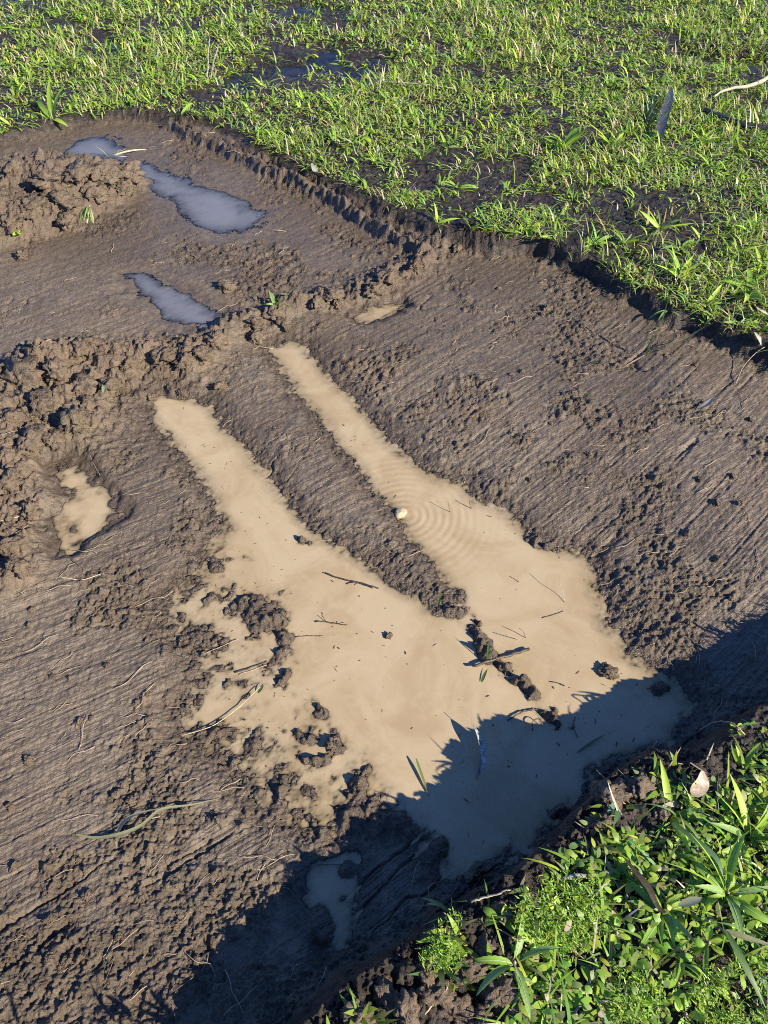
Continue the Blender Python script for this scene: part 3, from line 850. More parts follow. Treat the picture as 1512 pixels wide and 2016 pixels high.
# ------------------------------------------------------------------ single leaves as templates
RIBS = {}
def leaf_mesh(name, length, width, col, seg=12, kind='grass', bend=0.9, start=1.15, fold=0.25, mat=None, tip=None, twist=0.0):
    vs, cs, qs = [], [], []
    p, e = Vector((0, 0, 0)), start
    for k in range(seg + 1):
        t = k / seg
        if kind == 'grass':
            w = (0.55 + 0.45 * min(1, t * 5)) * (1 - max(0, (t - 0.45) / 0.55) ** 1.7)
        elif kind == 'lance':
            w = math.sin(math.pi * min(1, t ** 0.85 * 0.97 + 0.03)) ** 0.8 * (1 if t > 0.06 else 0.4)
        else:
            w = 0.12 if t < 0.15 else math.sin(math.pi * min(1, (t - 0.13) / 0.87)) ** 0.65
        w = max(w, 0.02) * width * 0.5
        tooth = 1.0
        if kind == 'lance' and 0.1 < t < 0.95:
            tooth = 1.10 if k % 2 else 0.92
        dx, dz = math.cos(e), math.sin(e)
        tw = twist * t
        sy, sz = math.cos(tw), math.sin(tw)
        for sgn in (-1, 0, 1):
            off = sgn * w * (tooth if sgn else 1)
            up = abs(sgn) * w * fold
            vs.append((p.x - dz * up + dz * off * sz * 0, off * sy, p.z + dx * up + off * sz))
            c = np.array(col) * (0.92 + 0.16 * t)
            if sgn == 0:
                c = c * 1.22
            if tip is not None:
                c = c + (np.array(tip) - c) * max(0, (t - 0.55) / 0.45)
            cs.append(c)
        if k < seg:
            p = p + Vector((dx, 0, dz)) * (length / seg)
            e -= bend / seg
    for k in range(seg):
        for j in (0, 1):
            a = k * 3 + j
            qs.append((a, a + 1, a + 4, a + 3))
    me = np_mesh(name, vs, qs)
    cattr(me, np.array(cs))
    me.materials.append(mat or M_LEAF)
    RIBS[me.name] = [vs[3 * k + 1] for k in range(seg + 1)]
    return me

TPL = {}
for nm, L, W, kd, bends, cols in (
        ('grass', 1.0, 0.055, 'grass', (0.5, 1.0, 1.6), (BRIGHT, MID, BLUEG)),
        ('broad', 1.0, 0.15, 'grass', (0.5, 0.9, 1.4), (BRIGHT, BLUEG * 1.1, MID)),
        ('lance', 1.0, 0.155, 'lance', (0.9, 1.5, 2.1), (BLUEG * 1.25, MID * 1.15, BRIGHT * 0.9)),
        ('oval', 1.0, 0.46, 'oval', (0.4, 0.8, 1.2), (BRIGHT * 0.95, MID * 1.2, MID)),
        ('dead', 1.0, 0.05, 'grass', (0.7, 1.3, 1.9), (STRAWC, STRAWC * 0.8, STRAWC * 0.6))):
    TPL[nm] = [leaf_mesh('leaf_' + nm, L, W, cols[i], 10 if kd != 'lance' else 16, kd, bends[i], 1.2 if nm in ('grass', 'broad') else (0.9 if nm != 'oval' else 0.7),
                         0.3, M_DRY if nm == 'dead' else None) for i in range(3)]

RIBM = {}
M_RIB = mat_plain('leaf_midrib', (0.26, 0.36, 0.14), (0.34, 0.44, 0.20), 80, 0.45)
def plant(name, loc, spec, label, cat, group=None, part='blade', rz=None, sink=0.006):
    """spec: (style, count, length range, lean range, azimuth list or None, variant list or None)"""
    root = empty(name, loc - Vector((0, 0, sink)))
    tag(root, label, cat, group)
    link('root_crown', CROWN, root)
    for style, cnt, (l0, l1), (t0, t1), azs, var in spec:
        for i in range(cnt):
            me = random.choice(TPL[style]) if var is None else TPL[style][random.choice(var)]
            o = link('dead_blade' if style == 'dead' else (part if style != 'grass' or part == 'blade' else 'blade'), me, root)
            a = (i / cnt * 6.283 + random.uniform(-0.5, 0.5)) if azs is None else azs[i % len(azs)] + random.uniform(-0.12, 0.12)
            L = random.uniform(l0, l1)
            m = Matrix.Rotation(a, 3, 'Z') @ Matrix.Rotation(random.uniform(t0, t1), 3, 'Y') @ Matrix.Rotation(random.uniform(-0.7, 0.7), 3, 'X')
            o.rotation_euler = m.to_euler()
            o.scale = (L, L * random.uniform(0.85, 1.2), L)
            if style == 'lance' and name == 'serrated_weed':
                if me.name not in RIBM:
                    RIBM[me.name] = tube_mesh('midrib', [Vector(q) for q in RIBS[me.name][:-1]], [0.016 * (1 - 0.8 * k / 15) for k in range(len(RIBS[me.name]) - 1)], M_RIB, 5)
                link('midrib', RIBM[me.name], o)
            o.location = (math.cos(a) * 0.003, math.sin(a) * 0.003, random.uniform(0, 0.004))
    return root

def tube_mesh(name, pts, radii, mat, sides=6, wob=0.0):
    pts = [Vector(p) for p in pts]
    vs, qs, ts = [], [], []
    for i, p in enumerate(pts):
        d = (pts[min(i + 1, len(pts) - 1)] - pts[max(i - 1, 0)]).normalized()
        a = d.cross(Vector((0, 0, 1)))
        if a.length < 1e-3:
            a = d.cross(Vector((1, 0, 0)))
        a.normalize()
        bb = d.cross(a).normalized()
        for k in range(sides):
            th = 6.28318 * k / sides
            rr = radii[i] * (1 + wob * random.uniform(-1, 1))
            vs.append(p + a * math.cos(th) * rr + bb * math.sin(th) * rr)
    for i in range(len(pts) - 1):
        for k in range(sides):
            a0, a1 = i * sides + k, i * sides + (k + 1) % sides
            qs.append((a0, a1, a1 + sides, a0 + sides))
    n0, n1 = len(vs), len(vs) + 1
    vs += [pts[0], pts[-1]]
    L = (len(pts) - 1) * sides
    for k in range(sides):
        ts.append((n0, (k + 1) % sides, k))
        ts.append((n1, L + k, L + (k + 1) % sides))
    me = np_mesh(name, [tuple(v) for v in vs], qs, ts)
    me.materials.append(mat)
    return me

def smooth_path(ctrl, n):
    ctrl = [Vector(c) for c in ctrl]
    if len(ctrl) < 3:
        return [ctrl[0].lerp(ctrl[-1], i / (n - 1)) for i in range(n)]
    ext_ = [ctrl[0] * 2 - ctrl[1]] + ctrl + [ctrl[-1] * 2 - ctrl[-2]]
    out = []
    for i in range(n):
        t = i / (n - 1) * (len(ctrl) - 1)
        k = min(int(t), len(ctrl) - 2)
        f = t - k
        a, b_, c, d = ext_[k:k + 4]
        out.append(0.5 * ((2 * b_) + (c - a) * f + (2 * a - 5 * b_ + 4 * c - d) * f * f + (3 * b_ - a - 3 * c + d) * f ** 3))
    return out

CROWN = tube_mesh('root_crown', smooth_path([(0, 0, -0.012), (0.001, 0, 0), (0, 0.001, 0.010)], 4), [0.0022, 0.0040, 0.0034, 0.0018], M_ROOT, 6, 0.2)

def stick(name, pix, r0, r1, mat, label, cat, lifts=None, n=14, group=None, level=None, knots=0, sides=6):
    """a twig, straw or root along photograph points, laid on the ground (or on water at a level)"""
    ctrl = []
    for i, (a, b_) in enumerate(pix):
        lf = 0.0 if lifts is None else lifts[i]
        if level is None:
            q = at(a, b_)
            q.z += lf + max(r0, r1) * 0.6
        else:
            x, y = P(a, b_, level + lf)
            q = Vector((x, y, level + lf))
        ctrl.append(q)
    o0 = ctrl[0].copy()
    path = smooth_path([c - o0 for c in ctrl], n)
    rad = [r0 + (r1 - r0) * i / (n - 1) for i in range(n)]
    path = [q + Vector((random.uniform(-1, 1), random.uniform(-1, 1), random.uniform(-.5, .5))) * r0 * 0.6 for q in path]
    o = link(name, tube_mesh(name, path, rad, mat, sides, 0.15))
    o.location = o0
    tag(o, label, cat, group)
    if knots:
        for k in range(knots):
            q = path[int((k + 1) * n / (knots + 1))]
            e_ = q + Vector((random.uniform(-1, 1), random.uniform(-1, 1), 0.4)).normalized() * 0.02
            link('side_shoot', tube_mesh('side_shoot', smooth_path([q, q.lerp(e_, 0.6) + Vector((0, 0, .002)), e_], 5), [r1 * 0.7] * 5, mat, 5), o)
    return o

def ribbon(pix_lifts, width, col, n=16, kind='grass', tip=None, level=None, fold=0.25, tilt=0.0):
    """blade that follows photograph points; returns verts in world space"""
    ctrl = []
    for a, b_, lf in pix_lifts:
        if level is None:
            q = at(a, b_)
            if lf > 0.02:
                x, y = P(a, b_, q.z + lf)
                q = Vector((x, y, q.z))
            q.z += lf
        else:
            x, y = P(a, b_, level + lf)
            q = Vector((x, y, level + lf))
        ctrl.append(q)
    path = smooth_path(ctrl, n)
    vs, cs, qs = [], [], []
    for i, q in enumerate(path):
        t = i / (n - 1)
        d = (path[min(i + 1, n - 1)] - path[max(i - 1, 0)]).normalized()
        side = d.cross(Vector((0, 0, 1)))
        if side.length < 0.15:
            side = Vector((1, 0, 0))
        side.normalize()
        up = side.cross(d)
        side = side * math.cos(tilt) + up * math.sin(tilt)
        if kind == 'grass':
            w = (0.45 + 0.55 * min(1, t * 4)) * (1 - max(0, (t - 0.5) / 0.5) ** 1.6)
        elif kind == 'crescent':
            w = max(0.05, math.sin(math.pi * max(0, (t - 0.16) / 0.84)) ** 0.8) if t > 0.16 else 0.05
        else:
            w = math.sin(math.pi * (0.04 + 0.95 * t)) ** 0.7
        w = max(w, 0.03) * width * 0.5
        for sgn in (-1, 0, 1):
            vs.append(q + side * sgn * w + up * abs(sgn) * w * fold)
            c = np.array(col) * (1.15 if sgn == 0 else 1.0)
            if tip is not None:
                c = c + (np.array(tip) - c) * t
            cs.append(c)
    for i in range(n - 1):
        for j in (0, 1):
            a = i * 3 + j
            qs.append((a, a + 1, a + 4, a + 3))
    return vs, qs, cs, ctrl[0]

def ribbon_obj(name, pl, width, col, mat, parent=None, origin=None, **kw):
    vs, qs, cs, o0 = ribbon(pl, width, col, **kw)
    o0 = origin or o0
    me = np_mesh(name, [tuple(v - o0) for v in vs], qs)
    cattr(me, np.array(cs))
    me.materials.append(mat)
    o = link(name, me, parent)
    if parent is None:
        o.location = o0
    return o

# ------------------------------------------------------------------ clods
def blob_mesh(name, seed, sub, mat, rough=0.32, squash=0.7, angular=0.0, gain=0.62):
    import bmesh
    bm = bmesh.new()
    bmesh.ops.create_icosphere(bm, subdivisions=sub, radius=1.0)
    co = np.array([v.co[:] for v in bm.verts])
    r_ = np.random.default_rng(seed)
    d = np.zeros(len(co))
    f, a = 1.3, 1.0
    for k in range(5):
        q = co * f + r_.random(3) * 50
        d += a * (vnoise(q[:, 0] + q[:, 2] * 0.7, q[:, 1] + q[:, 2] * 1.3, seed + k) + vnoise(q[:, 2] * 1.1 + 9, q[:, 0] - q[:, 1] * 0.6, seed + 40 + k)) * 0.5
        f *= 2.05
        a *= gain
    co = co * (1 + rough * d)[:, None]
    co[:, 2] *= squash
    co[:, 0] *= 1.25
    if angular:
        for _ in range(7):
            nrm = r_.normal(0, 1, 3); nrm /= np.linalg.norm(nrm)
            h = co @ nrm
            lim = 0.55 + 0.25 * r_.random()
            co -= np.maximum(0, h - lim)[:, None] * nrm[None, :] * angular
    for v, c in zip(bm.verts, co):
        v.co = c
    me = bpy.data.meshes.new(name)
    bm.to_mesh(me)
    bm.free()
    for p_ in me.polygons:
        p_.use_smooth = True
    me.materials.append(mat)
    if mat is M_GROUND:
        for k_, v_ in (('crumb', 1.0), ('lump', 0.8), ('wet', 0.0), ('turf', 0.0), ('streak', 0.0)):
            fattr(me, k_, np.full(len(me.vertices), v_))
    return me

CLODS = [blob_mesh('mud_clod', 500 + k, 4, M_CLOD, 0.62, 0.58 + 0.04 * k, gain=0.78) for k in range(7)]
def clod(px, py, r, label, group=None, sink=0.35, k=None, level=None):
    q = at(px, py) if level is None else Vector((*P(px, py, level), level))
    o = link('mud_clod', CLODS[random.randrange(7) if k is None else k])
    o.location = q + Vector((0, 0, r * (0.5 - sink)))
    o.rotation_euler = (random.uniform(-.3, .3), random.uniform(-.3, .3), random.uniform(0, 6.28))
    o.scale = (r, r * random.uniform(0.8, 1.1), r * random.uniform(0.85, 1.2))
    return tag(o, label, 'clod', group)

clod(48, 752, 0.058, 'biggest rounded mud clod, at the left edge of the spoil', k=2)
clod(1197, 1322, 0.016, 'spiky mud clod standing in the puddle at the edge of the shade', level=0.004, k=1)
clod(1297, 1355, 0.014, 'small clod in the shaded corner of the wide puddle', level=0.0, k=3)
clod(655, 1470, 0.014, 'isolated clod in the lower left of the wide puddle', level=0.0, k=4)
clod(765, 1253, 0.007, 'tiny clod alone in the middle of the wide puddle', level=0.0, k=5)
clod(936, 1722, 0.012, 'dark clod at the shaded lower shore of the wide puddle', level=0.0, k=6)
clod(430, 762, 0.020, 'clod just left of the head of the right puddle arm', k=0)
clod(358, 775, 0.016, 'dark clod at the head of the left puddle arm', k=2)
clod(298, 783, 0.014, 'clod left of the dark clod at the left puddle arm head', k=1)
clod(45, 505, 0.020, 'pale clod below the mud heap at the far left', k=3)
clod(448, 568, 0.026, 'clod lying alone above the ridge sprig on the left', k=4)
clod(1075, 608, 0.012, 'small clod alone on the scraped floor at the right', k=6)
ORD = ('', 'second ', 'third ', 'fourth ', 'fifth ', 'sixth ', 'seventh ', 'eighth ', 'ninth ', 'tenth ', 'eleventh ', 'twelfth ')
def singled(pts, what, marks, group):
    """a phrase for each of many alike things: its rank beside the nearest thing one can find"""
    todo = {}
    for k, p in enumerate(pts):
        m = min(marks, key=lambda q: (q[0] - p[0]) ** 2 + (q[1] - p[1]) ** 2)
        dx, dy = p[0] - m[0], p[1] - m[1]
        side = ('right of' if dx > 0 else 'left of') if abs(dx) > abs(dy) else ('below' if dy > 0 else 'above')
        todo.setdefault((m[2], side), []).append((dx * dx + dy * dy, k))
    out = [None] * len(pts)
    for (nm, side), ks in todo.items():
        for rank, (_, k) in enumerate(sorted(ks)):
            out[k] = what + ', ' + ORD[rank] + ('nearest ' if rank else 'nearest ') + side + ' ' + nm
    return out

SPOTS = ((395, 700, .034), (425, 672, .026), (500, 638, .028), (540, 620, .030), (625, 598, .022), (665, 600, .018),
                  (735, 575, .028), (760, 552, .032), (820, 528, .022), (900, 492, .020), (360, 712, .028), (320, 705, .030), (655, 580, .022), (505, 668, .022), (560, 640, .020))
for (a, b_, rr), lb in zip(SPOTS, singled(SPOTS, 'crumbly ridge clod', ((545, 600, 'the spiky sprig'), (340, 790, 'the left puddle arm head'), (560, 690, 'the right puddle arm head'), (735, 615, 'the sliver of ridge water'), (1000, 470, 'the trench corner')), None)):
    clod(a, b_, rr, lb, 'clods along the low mud ridge')
SPOTS = ((110, 735, .030), (165, 765, .028), (215, 760, .026), (90, 800, .034), (30, 830, .032), (150, 830, .036), (60, 880, .030), (20, 950, .028), (105, 870, .022), (60, 1010, .022), (20, 1080, .024), (40, 1120, .02), (160, 690, .024), (250, 715, .026))
for (a, b_, rr), lb in zip(SPOTS, singled(SPOTS, 'crumbly spoil clod', ((48, 752, 'the biggest rounded clod'), (207, 766, 'the pale leaf scrap'), (150, 990, 'the small left pool')), None)):
    clod(a, b_, rr, lb, 'clods in the left spoil')
SPOTS = ((30, 345, .05), (90, 350, .045), (150, 345, .05), (205, 345, .048), (255, 345, .045), (240, 375, .04), (190, 385, .04), (120, 400, .05), (60, 410, .045), (20, 440, .04), (130, 440, .035))
for (a, b_, rr), lb in zip(SPOTS, singled(SPOTS, 'wet clod of the mud heap', ((175, 400, 'the drooping grass tuft'), (215, 308, 'the pale arching tuft'), (37, 456, 'the bright seedling')), None)):
    clod(a, b_, rr, lb, 'clods of the mud heap')
SPOTS = ((1200, 1570, .022), (1230, 1545, .020), (1265, 1550, .022), (1180, 1620, .02), (1300, 1600, .018), (1150, 1665, .016), (1180, 1815, .011), (1080, 1840, .011),
                  (1040, 1760, .014), (990, 1800, .016), (950, 1870, .018), (920, 1910, .02), (860, 1960, .02), (980, 1960, .022), (1020, 1990, .02), (800, 1990, .02), (760, 1960, .018), (900, 1990, .022), (840, 1920, .018), (700, 2000, .018), (940, 2010, .02))
for (a, b_, rr), lb in zip(SPOTS, singled(SPOTS, 'dark soil lump on the near bank', ((1378, 1545, 'the broad dry leaf'), (1150, 1731, 'the grey weathered twig'), (960, 1770, 'the golden straw'), (888, 1790, 'the bent tuft'), (1010, 1900, 'the spreading serrated weed'), (858, 1975, 'the brown straw')), None)):
    clod(a, b_, rr, lb, 'soil lumps on the near bank')
for k in range(46):
    a, b_ = random.uniform(860, 1480), random.uniform(560, 1250)
    x, y = P(a, b_, 0.02)
    if samp(F_TR, np.array([x]), np.array([y]))[0] < 0.12 or samp(F_MP, np.array([x]), np.array([y]))[0] > -0.06:
        continue
    clod(a, b_, random.uniform(.005, .010), 'loose crumb of mud on the scraped floor right of the puddle', 'crumbs right of the puddle')
for k in range(46):
    a, b_ = random.uniform(10, 460), random.uniform(1130, 1900)
    x, y = P(a, b_, 0.02)
    if samp(F_MP, np.array([x]), np.array([y]))[0] > -0.04:
        continue
    clod(a, b_, random.uniform(.004, .009), 'loose crumb of mud on the scraped floor left of the puddle', 'crumbs left of the puddle')

# stone
st = link('stone', blob_mesh('stone', 900, 4, M_STONE, 0.10, 0.85, 0.9))
st.location = (STONE_AT[0], STONE_AT[1], 0.006)
st.scale = (0.0165, 0.0150, 0.0150)
st.rotation_euler = (0.2, -0.2, 0.7)
tag(st, 'small tan stone at the edge of the puddle where the ripples start', 'stone')

# ------------------------------------------------------------------ sticks, roots and straws that can be picked out
stick('stick', [(930, 1312), (965, 1300), (1000, 1290), (1043, 1278)], .0036, .0042, M_TWIGD, 'thick dark stick on the mud bar reaching into the puddle', 'stick', level=0.004, lifts=[.008, .006, .002, .004])
stick('twig', [(622, 1223), (645, 1225), (665, 1228), (684, 1231)], .0022, .0012, M_TWIGD, 'short dark knobbly twig floating in the wide puddle', 'twig', level=0.001, knots=2)
stick('twig', [(582, 1253), (610, 1252), (636, 1252)], .0011, .0010, M_TWIGD, 'thin straight twig right of the lumpy mud island', 'twig', level=0.001)
stick('twig', [(463, 1324), (495, 1314), (527, 1302)], .0022, .0016, M_TWIGD, 'dark twig slanting across the water below the lumpy island', 'twig', level=0.001)
stick('twig', [(470, 1328), (500, 1318), (525, 1309)], .0010, .0009, M_ROOT, 'pale thin twig beside the dark slanting twig', 'twig', level=0.001)
stick('straw', [(355, 1449), (420, 1428), (470, 1392), (512, 1352)], .0011, .0008, M_STRAW, 'long bent straw lying over the lower left shore', 'straw', level=0.006, lifts=[.004, .003, .002, .004])
stick('root', [(886, 1008), (884, 998), (882, 987)], .0009, .0006, M_ROOTD, 'little upright root standing in the water above the ripples', 'root', level=0, lifts=[0, .018, .034], n=8)
stick('root', [(928, 1001), (925, 992), (924, 984)], .0013, .0010, M_ROOTD, 'dark stub of root upright near the right shore', 'root', level=0, lifts=[0, .014, .026], n=6)
stick('root', [(1035, 1256), (1031, 1245), (1022, 1236)], .0010, .0007, M_ROOTD, 'dark hooked root standing in the right arm of the puddle', 'root', level=0, lifts=[0, .016, .026], n=8)
stick('root', [(1023, 1260), (1010, 1255), (995, 1248)], .0012, .0008, M_ROOT, 'pale root rising beside the dark hooked root', 'root', level=0, lifts=[0, .010, .020], n=8)
stick('root', [(1112, 1186), (1108, 1168), (1102, 1150), (1101, 1133)], .0009, .0006, M_ROOT, 'thin wavy pale root upright in the right arm of the puddle', 'root', level=0, lifts=[0, .012, .03, .045], n=10)
stick('root', [(1021, 1146), (1023, 1140), (1019, 1135)], .0011, .0008, M_ROOT, 'tiny root tip poking out of the ripples', 'root', level=0, lifts=[0, .010, .014], n=6)
stick('twig', [(1068, 1216), (1090, 1210), (1110, 1203)], .0011, .0009, M_TWIGD, 'thin floating twig near the right shore', 'twig', level=0.001)
stick('twig', [(1086, 1342), (1100, 1345), (1113, 1350)], .0012, .0012, M_TWIGD, 'stub of twig just above the shadow edge', 'twig', level=0.003)
stick('root', [(1048, 1439), (1049, 1420), (1062, 1416), (1069, 1428)], .0013, .0011, M_TWIGD, 'dark looped root at the lower end of the mud bar', 'root', level=0.004, lifts=[0, .008, .010, .002])
stick('root', [(1133, 1412), (1128, 1430), (1138, 1452)], .0015, .0010, M_TWIGD, 'dark curved root at the edge of the shade', 'root', level=0.002, lifts=[.01, .006, 0])
stick('twig', [(998, 1418), (1028, 1402), (1058, 1396)], .0020, .0014, M_TWIGD, 'dark twig across the foot of the mud bar', 'twig', level=0.006)
stick('twig', [(640, 1128), (680, 1141), (720, 1150), (745, 1158)], .0018, .0022, M_TWIGD, 'dark twig at the tip of the mud between the arms', 'twig', level=0.004, lifts=[0, .002, .005, .008], knots=1)
stick('root', [(793, 1100), (815, 1090), (835, 1082)], .0009, .0008, M_ROOT, 'pale root on the mud bar left of the ripples', 'root', level=0.012)
stick('root', [(1225, 1290), (1255, 1278), (1290, 1266)], .0010, .0008, M_ROOT, 'pale root over the right shore of the puddle', 'root')
stick('root', [(395, 1290), (470, 1258)], .0009, .0008, M_ROOT, 'pale thin root among the shallow crumbs at the left shore', 'root', level=0.005)
stick('root', [(0, 1026), (30, 1019), (66, 1012)], .0016, .0013, M_STRAW, 'pale straw at the left edge of the picture', 'straw')
stick('root', [(115, 1135), (160, 1140), (205, 1128)], .0012, .0010, M_STRAW, 'pale straw below the small left pool', 'straw')
stick('root', [(1500, 695), (1477, 712), (1458, 733), (1447, 760)], .0016, .0012, M_ROOT, 'pale curving root at the foot of the right cut bank', 'root', lifts=[.02, .025, .015, .004])
stick('root', [(170, 878), (185, 915), (197, 935)], .0008, .0008, M_ROOT, 'fine pale root beside the small left pool', 'root')
stick('stick', [(1402, 200), (1430, 190), (1470, 184), (1515, 168)], .006, .012, M_STRAW, 'pale weathered stick lying in the grass at the right', 'stick', lifts=[.02, .03, .03, .04])
stick('branch', [(1385, 226), (1430, 244), (1470, 256), (1530, 264)], .012, .016, M_BARK, 'dark wet branch half hidden in the lawn below the pale stick', 'branch', lifts=[.015, .015, .015, .015], sides=8)
stick('straw', [(750, 171), (820, 176), (895, 184)], .0035, .0028, M_STRAW, 'long pale straw lying in the lawn beyond the trench corner', 'straw', lifts=[.02, .025, .02])
stick('stick', [(408, 155), (413, 132), (418, 108)], .005, .004, M_TWIG, 'upright grey stick at the dark patch of the lawn', 'stick', lifts=[0, .05, .09])
stick('stick', [(414, 158), (424, 135), (434, 115)], .004, .003, M_TWIG, 'second grey stick leaning beside the upright one', 'stick', lifts=[0, .04, .07])
stick('twig', [(1103, 1735), (1140, 1731), (1175, 1728), (1200, 1722)], .0034, .0044, M_TWIG, 'grey weathered twig lying over the weeds on the near bank', 'twig', lifts=[.012, .014, .014, .012])
stick('twig', [(1140, 1802), (1160, 1775), (1180, 1755), (1196, 1735)], .0036, .0034, M_TWIG, 'thicker twig running down from the grey weathered twig', 'twig', lifts=[.008, .010, .012, .010])
stick('straw', [(925, 1782), (960, 1770), (1002, 1757)], .0022, .0015, M_STRAW, 'golden straw on the lip of the near bank', 'straw', lifts=[.012, .012, .014])
stick('straw', [(835, 2000), (858, 1975), (880, 1950)], .0016, .0010, M_STRAW, 'brown straw stuck in the soil at the bottom edge', 'straw', lifts=[.01, .014, .02])
stick('twig', [(1375, 1440), (1402, 1430), (1430, 1440), (1460, 1453)], .0022, .0014, M_ROOT, 'pale root arching over dark soil at the right edge', 'root', lifts=[.005, .02, .02, .01])
stick('twig', [(1265, 1505), (1275, 1490), (1284, 1475)], .0014, .0010, M_ROOT, 'fine root standing up from the soil lump by the water', 'root', lifts=[0, .02, .04])
stick('twig', [(1120, 2010), (1150, 1960), (1165, 1910), (1170, 1890)], .0022, .0018, M_TWIG, 'grey stem among the oval leaves at the bottom', 'twig', lifts=[.01, .012, .012, .010])
stick('twig', [(1170, 1970), (1220, 1985), (1260, 2014)], .0018, .0016, M_TWIG, 'grey stem crossing the bottom edge', 'twig', lifts=[.01, .012, .012])
stick('twig', [(1400, 1530), (1405, 1590), (1415, 1620)], .0018, .0014, M_TWIGD, 'dark twig leaning beside the dry leaf', 'twig', lifts=[.03, .02, .005])

# ------------------------------------------------------------------ blades and leaves lying about
o = empty('dead_grass', at(235, 1645))
tag(o, 'bent pale dead grass blade lying on the mud at the lower left', 'grass blade')
w0 = o.location.copy()
ribbon_obj('blade', [(150, 1643, .002), (190, 1651, .004), (235, 1645, .006), (280, 1629, .010), (320, 1598, .012), (380, 1587, .008), (436, 1571, .004)], .0075, (0.24, 0.25, 0.13), M_DRY, o, w0, n=24, tip=(0.34, 0.33, 0.20))
ribbon_obj('blade', [(231, 1668, .004), (234, 1640, .010), (262, 1613, .016), (322, 1594, .012)], .012, (0.48, 0.44, 0.30), M_DRY, o, w0, n=18, tip=(0.44, 0.42, 0.28), tilt=0.5)
o = empty('uprooted_sprig', at(1271, 700))
tag(o, 'uprooted grass sprig with two long blades on the right floor', 'sprig')
w0 = o.location.copy()
ribbon_obj('blade', [(1271, 700, .003), (1283, 672, .05), (1303, 632, .10), (1317, 583, .14)], .009, (0.12, 0.19, 0.05), M_LEAF, o, w0, n=16, tilt=0.9)
ribbon_obj('blade', [(1270, 702, .003), (1305, 686, .012), (1345, 671, .025), (1380, 648, .035), (1408, 635, .03)], .011, (0.22, 0.27, 0.09), M_LEAF, o, w0, n=16, tip=(0.38, 0.33, 0.2), tilt=0.4)
ribbon_obj('stem_base', [(1272, 699, .004), (1250, 712, .005), (1226, 725, .003)], .006, (0.40, 0.33, 0.22), M_DRY, o, w0, n=8)
for nm, pl, w, c, tipc, lab, lev in (
        ('loose_grass', [(819, 1493, .012), (830, 1525, .006), (846, 1571, .001)], .0065, (0.10, 0.17, 0.05), (0.22, 0.2, 0.1), 'green blade with a dry tip floating left of the shadow', 0.001),
        ('loose_grass', [(1136, 1482, .001), (1165, 1462, .002), (1192, 1445, .003)], .0055, (0.06, 0.13, 0.06), None, 'green blade floating in the shaded water', 0.001),
        ('loose_grass', [(862, 1190, .004), (867, 1178, .012), (874, 1168, .018)], .006, (0.10, 0.2, 0.04), None, 'short green blade in the hollow of the mud bar', 0.004),
        ('loose_grass', [(959, 1300, .006), (961, 1280, .03), (963, 1262, .05)], .006, (0.11, 0.2, 0.05), None, 'green blade standing on the mud bar beside the thick stick', 0.004),
        ('loose_grass', [(948, 1343, .001), (953, 1330, .003), (960, 1316, .006)], .008, (0.10, 0.17, 0.06), None, 'wet green leaf tip below the thick stick', 0.001),
        ('loose_grass', [(508, 1364, .002), (514, 1355, .006), (518, 1346, .006)], .010, (0.12, 0.19, 0.07), None, 'scrap of green leaf at the end of the bent straw', 0.002)):
    tag(ribbon_obj(nm, pl, w, c, M_LEAF, n=10, tip=tipc, level=lev, tilt=0.3), lab, 'grass blade')
